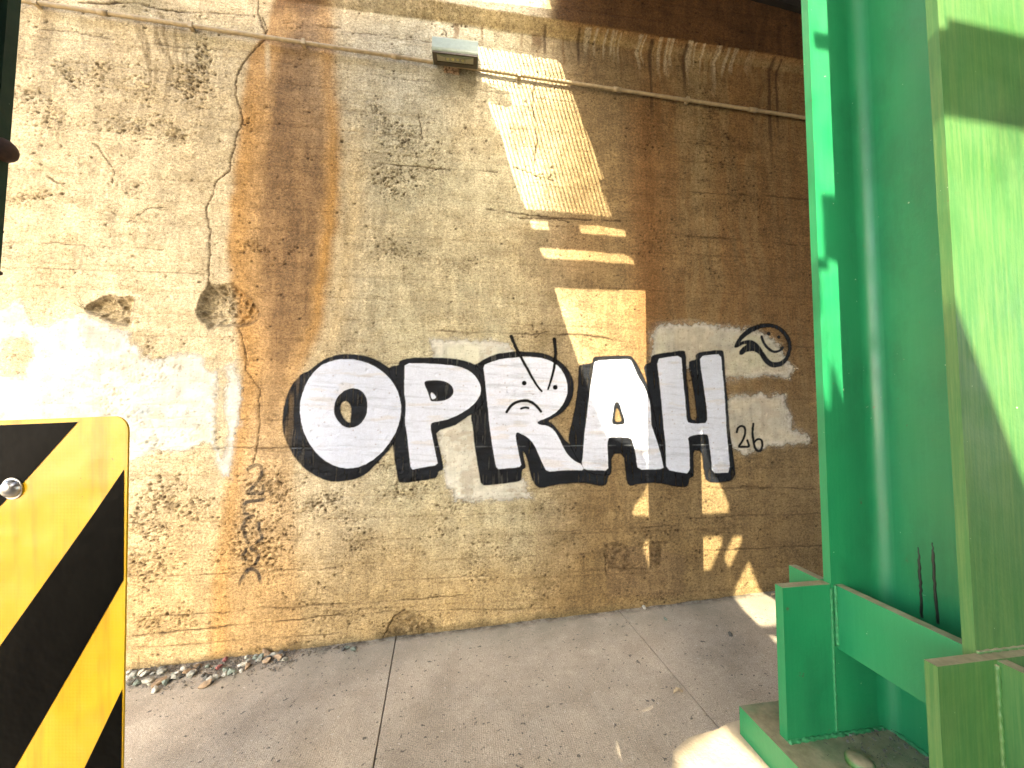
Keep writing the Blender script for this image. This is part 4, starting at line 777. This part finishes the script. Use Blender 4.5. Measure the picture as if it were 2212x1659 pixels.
bm = bmesh.new(); a_ = [bm.verts.new(p_) for p_ in ((1.7, -.12, 4.94), (1.7, -.12, 4.90), (2.07, -.12, 4.86), (2.82, -.12, 4.755), (9, -.12, 4.0), (9, -.12, 4.94))]
ex_ = bmesh.ops.extrude_face_region(bm, geom=[bm.faces.new(a_)]); bmesh.ops.translate(bm, verts=[q_ for q_ in ex_['geom'] if isinstance(q_, bmesh.types.BMVert)], vec=(0, .4, 0)); bm_obj('girder', bm, M_GIRD, deck)
bm = bmesh.new(); box_bm(bm, (1, 0, 0), (0, 1, 0), (0, 0, 1), (0, 0, 0), (-4.6, -13.6, -.6), (16, -13.0, ZD - .005)); tag(bm_obj('back_light_blocker', bm, M_DARK_BACK), 'unseen concrete wall behind the viewer, added to block light from the back', 'wall')  # unseen wall added to keep out light from behind
# unseen grating bars added over the long slot to stripe its sun patch
bm = bmesh.new(); ty = [p_[1] for p_ in SUN_HOLES[1]]; tx = [p_[0] for p_ in SUN_HOLES[1]]
for x in np.arange(min(tx) - .1, max(tx) + .1, .031): box_bm(bm, (1, 0, 0), (0, 1, 0), (0, 0, 1), (0, 0, 0), (x, min(ty) - .05, ZD + .02), (x + .0038, max(ty) + .05, ZD + .045))
gb = bm_obj('sun_stripe_bars', bm, M_DECK, deck); gb['kind'] = 'stuff'

# ================================================================== RUBBLE ALONG THE WALL FOOT
def rock_mesh(seed):
    rnd = random.Random(seed); bm = bmesh.new(); bmesh.ops.create_icosphere(bm, subdivisions=1, radius=1)
    for v_ in bm.verts: v_.co *= rnd.uniform(.62, 1.12)
    k = [rnd.uniform(.75, 1.25), rnd.uniform(.6, 1.), rnd.uniform(.4, .75)]
    for v_ in bm.verts: v_.co = Vector([v_.co[i] * k[i] for i in range(3)])
    bmesh.ops.bevel(bm, geom=bm.edges[:], offset=.05, segments=1, affect='EDGES'); me = bpy.data.meshes.new('stone'); bm.to_mesh(me); bm.free(); return me
def rock_mat(name, c): return simple(name, c, .85, 0, .35, 45, .004, 130)
RMATS = [rock_mat('stone_grey', (.22, .22, .18)), rock_mat('stone_pale', (.38, .37, .30)), rock_mat('stone_dark', (.07, .07, .06)), rock_mat('stone_tan', (.24, .17, .10)), rock_mat('stone_green_grey', (.15, .18, .14))]
RM_ = []
for i in range(10):
    me = rock_mesh(i); me.materials.append(RMATS[i % 5]); RM_.append(me)
RED = rock_mesh(99); RED.materials.append(rock_mat('stone_dull_red', (.20, .07, .06)))
def stone(u, v, s, k, rnd, label=None, group='loose stones along the wall foot', me=None, name='stone'):
    p_ = G(u, v); p_[1] = min(p_[1], -.012 - s * .6); o = link(name, me or RM_[k], None); sc = s * rnd.uniform(.9, 1.15)
    o.scale = (sc, sc, sc); o.rotation_euler = (rnd.uniform(-.5, .5), rnd.uniform(-.5, .5), rnd.uniform(0, 6.28)); o.location = (p_[0], p_[1], gz(p_[0]) + sc * .35)
    return tag(o, label or 'small broken stone in the rubble strip along the foot of the wall at left', 'stone', group)
rnd = random.Random(5)
specs = []
for i in range(78):
    t_ = rnd.random() ** .9; u = 274 + t_ * 345; clus = .35 + .9 * math.exp(-((u - 465) / 50) ** 2) + .55 * math.exp(-((u - 335) / 45) ** 2)
    base = 1448 - .1235 * (u - 273); w_ = rnd.random(); v = base + 6 + w_ ** 1.2 * 46 * clus; specs.append((u, v, rnd.uniform(.013, .038)))
USED = set()
COLN = ['grey', 'pale', 'dark', 'tan', 'grey-green']
for (u, v, s) in specs:
    k = rnd.randrange(10); red = 470 < u < 525 and rnd.random() < .35; base = 1448 - .1235 * (u - 273)
    pl = 'beside the striped marker' if u < 330 else ('left of the main heap' if u < 410 else ('in the main heap' if u < 530 else 'at the right end of the strip'))
    fr = 'against the wall' if v - base < 14 else ('midway out' if v - base < 26 else 'at the front edge')
    sz = 'tiny' if s < .018 else ('small' if s < .028 else 'larger')
    for tr in range(30):
        lab_ = '%s %s rubble stone %s, %s' % (sz, 'dull red' if red else COLN[k % 5], pl, fr)
        if lab_ not in USED: break
        k = (k + 1) % 10; red = False
        if tr % 5 == 4: s = {'tiny': .021, 'small': .027, 'larger': .014}[sz]; sz = {'tiny': 'small', 'small': 'larger', 'larger': 'tiny'}[sz]
    if lab_ in USED: continue
    USED.add(lab_)
    stone(u, v, s, k, rnd, '%s %s rubble stone %s, %s' % (sz, 'dull red' if red else COLN[k % 5], pl, fr), me=RED if red else None)
uq = lambda u, v, s, k, lab: stone(u, v, s, k, rnd, lab, None)
uq(333, 1495, .030, 1, 'pale angular stone lying alone on the slab below the rubble strip'); uq(283, 1479, .030, 2, 'dark flat stone beside the edge of the striped marker')
uq(466, 1466, .032, 6, 'pale rounded stone at the front of the rubble heap'); uq(488, 1452, .034, 9, 'large grey-green stone in the rubble heap behind the pale one'); uq(577, 1432, .034, 3, 'tan rounded stone at the right end of the rubble')
uq(608, 1420, .026, 1, 'whitish stone at the right tip of the rubble strip'); uq(750, 1402, .030, 4, 'grey-green pointed stone of the small trio at the wall foot'); uq(742, 1404, .020, 2, 'dark small stone of the trio at the wall foot, leftmost'); uq(764, 1405, .022, 9, 'grey small stone of the trio at the wall foot, rightmost')
uq(1385, 1307, .022, 6, 'pale stone at the wall foot below the rough dark patch'); uq(1438, 1340, .026, 4, 'dark grey-green stone out on the slab near the wall'); uq(1577, 1372, .022, 2, 'dark oval stone on the slab near the green base plate'); uq(348, 1456, .036, 0, 'largest grey stone in the left part of the rubble')
bm = bmesh.new()
for i in range(2600):
    u = rnd.uniform(272, 780); base = 1448 - .1235 * (u - 273); w_ = 1 if u < 640 else .4
    if u > 640 and rnd.random() < .6: continue
    p_ = G(u, base + 3 + abs(rnd.gauss(0, 21)) * w_); s = rnd.choice((.002, .003, .005, .008, .011)); p_[1] = min(p_[1], -.012)
    vs_ = [bm.verts.new((p_[0] + rnd.uniform(-s, s), p_[1] + rnd.uniform(-s, s), gz(p_[0]) + rnd.uniform(0, s * 1.3))) for _ in range(4)]
    for f in ((0, 1, 2), (0, 2, 3), (0, 3, 1), (1, 3, 2)): bm.faces.new([vs_[k] for k in f])
for i in range(260):
    u = rnd.uniform(300, 1560); v = rnd.uniform(1300, 1650); p_ = G(u, v)
    if p_[1] > -.03: continue
    s = rnd.choice((.0015, .002, .003)); vs_ = [bm.verts.new((p_[0] + rnd.uniform(-s, s), p_[1] + rnd.uniform(-s, s), gz(p_[0]) + rnd.uniform(0, s))) for _ in range(4)]
    for f in ((0, 1, 2), (0, 2, 3), (0, 3, 1), (1, 3, 2)): bm.faces.new([vs_[k] for k in f])
tag(bm_obj('gravel', bm, simple('fine_gravel', (.13, .115, .09), .9, 0, .8, 200)), 'fine gravel and crumbs along the wall foot and over the slabs', 'gravel', kind='stuff')
# a dry curled leaf on the joint
M_LEAF = simple('dry_leaf', (.42, .33, .20), .8, 0, .3, 60)
def leaf(u, v, s, lab):
    p_ = G(u, v); bm = bmesh.new(); n_ = 9; rows_ = []
    for i in range(n_):
        t_ = i / (n_ - 1); wv_ = math.sin(math.pi * t_) ** .7 * .42 * (1 + .25 * math.sin(i * 2.4)); z_ = .35 * math.sin(t_ * 3.4) + .05
        rows_.append([bm.verts.new(((t_ - .5) * 2 * s, k * wv_ * s, (z_ + abs(k) * .35) * s)) for k in (-1, 0, 1)])
    for r0, r1 in zip(rows_, rows_[1:]):
        for k in range(2): bm.faces.new((r0[k], r0[k + 1], r1[k + 1], r1[k]))
    o = bm_obj('dry_leaf', bm, M_LEAF); md = o.modifiers.new('t', 'SOLIDIFY'); md.thickness = .0006; o.location = (p_[0], p_[1], gz(p_[0])); o.rotation_euler = (0, 0, rnd.uniform(0, 6)); return tag(o, lab, 'leaf')
leaf(1465, 1497, .028, 'curled dry leaf on the slab joint left of the green base plate'); leaf(1670, 1287, .025, 'small dry leaf in the sun at the wall foot beside the stiffener')
# sprig growing at the left spall
M_SPRIG = simple('sprig_green', (.10, .12, .04), .7)
bm = bmesh.new(); base = np.array(W(186, 668)); base[1] = -.004
for (u, v) in ((181, 640), (178, 652), (172, 660)):
    e = np.array(W(u, v)); e[1] = -.03; mid = (base + e) / 2 + np.array((.004, -.015, 0)); tube(bm, [base, mid, e], [.0012, .001, .0006], 5)
    for k in range(5): q_ = base + (e - base) * (.3 + .15 * k); tube(bm, [q_, q_ + np.array((rnd.uniform(-.018, .012), -.008, rnd.uniform(.003, .014)))], [.001, .0006], 4)
tag(bm_obj('weed_sprig', bm, M_SPRIG), 'tiny green weed sprig growing from the left edge of the left broken hole', 'plant')
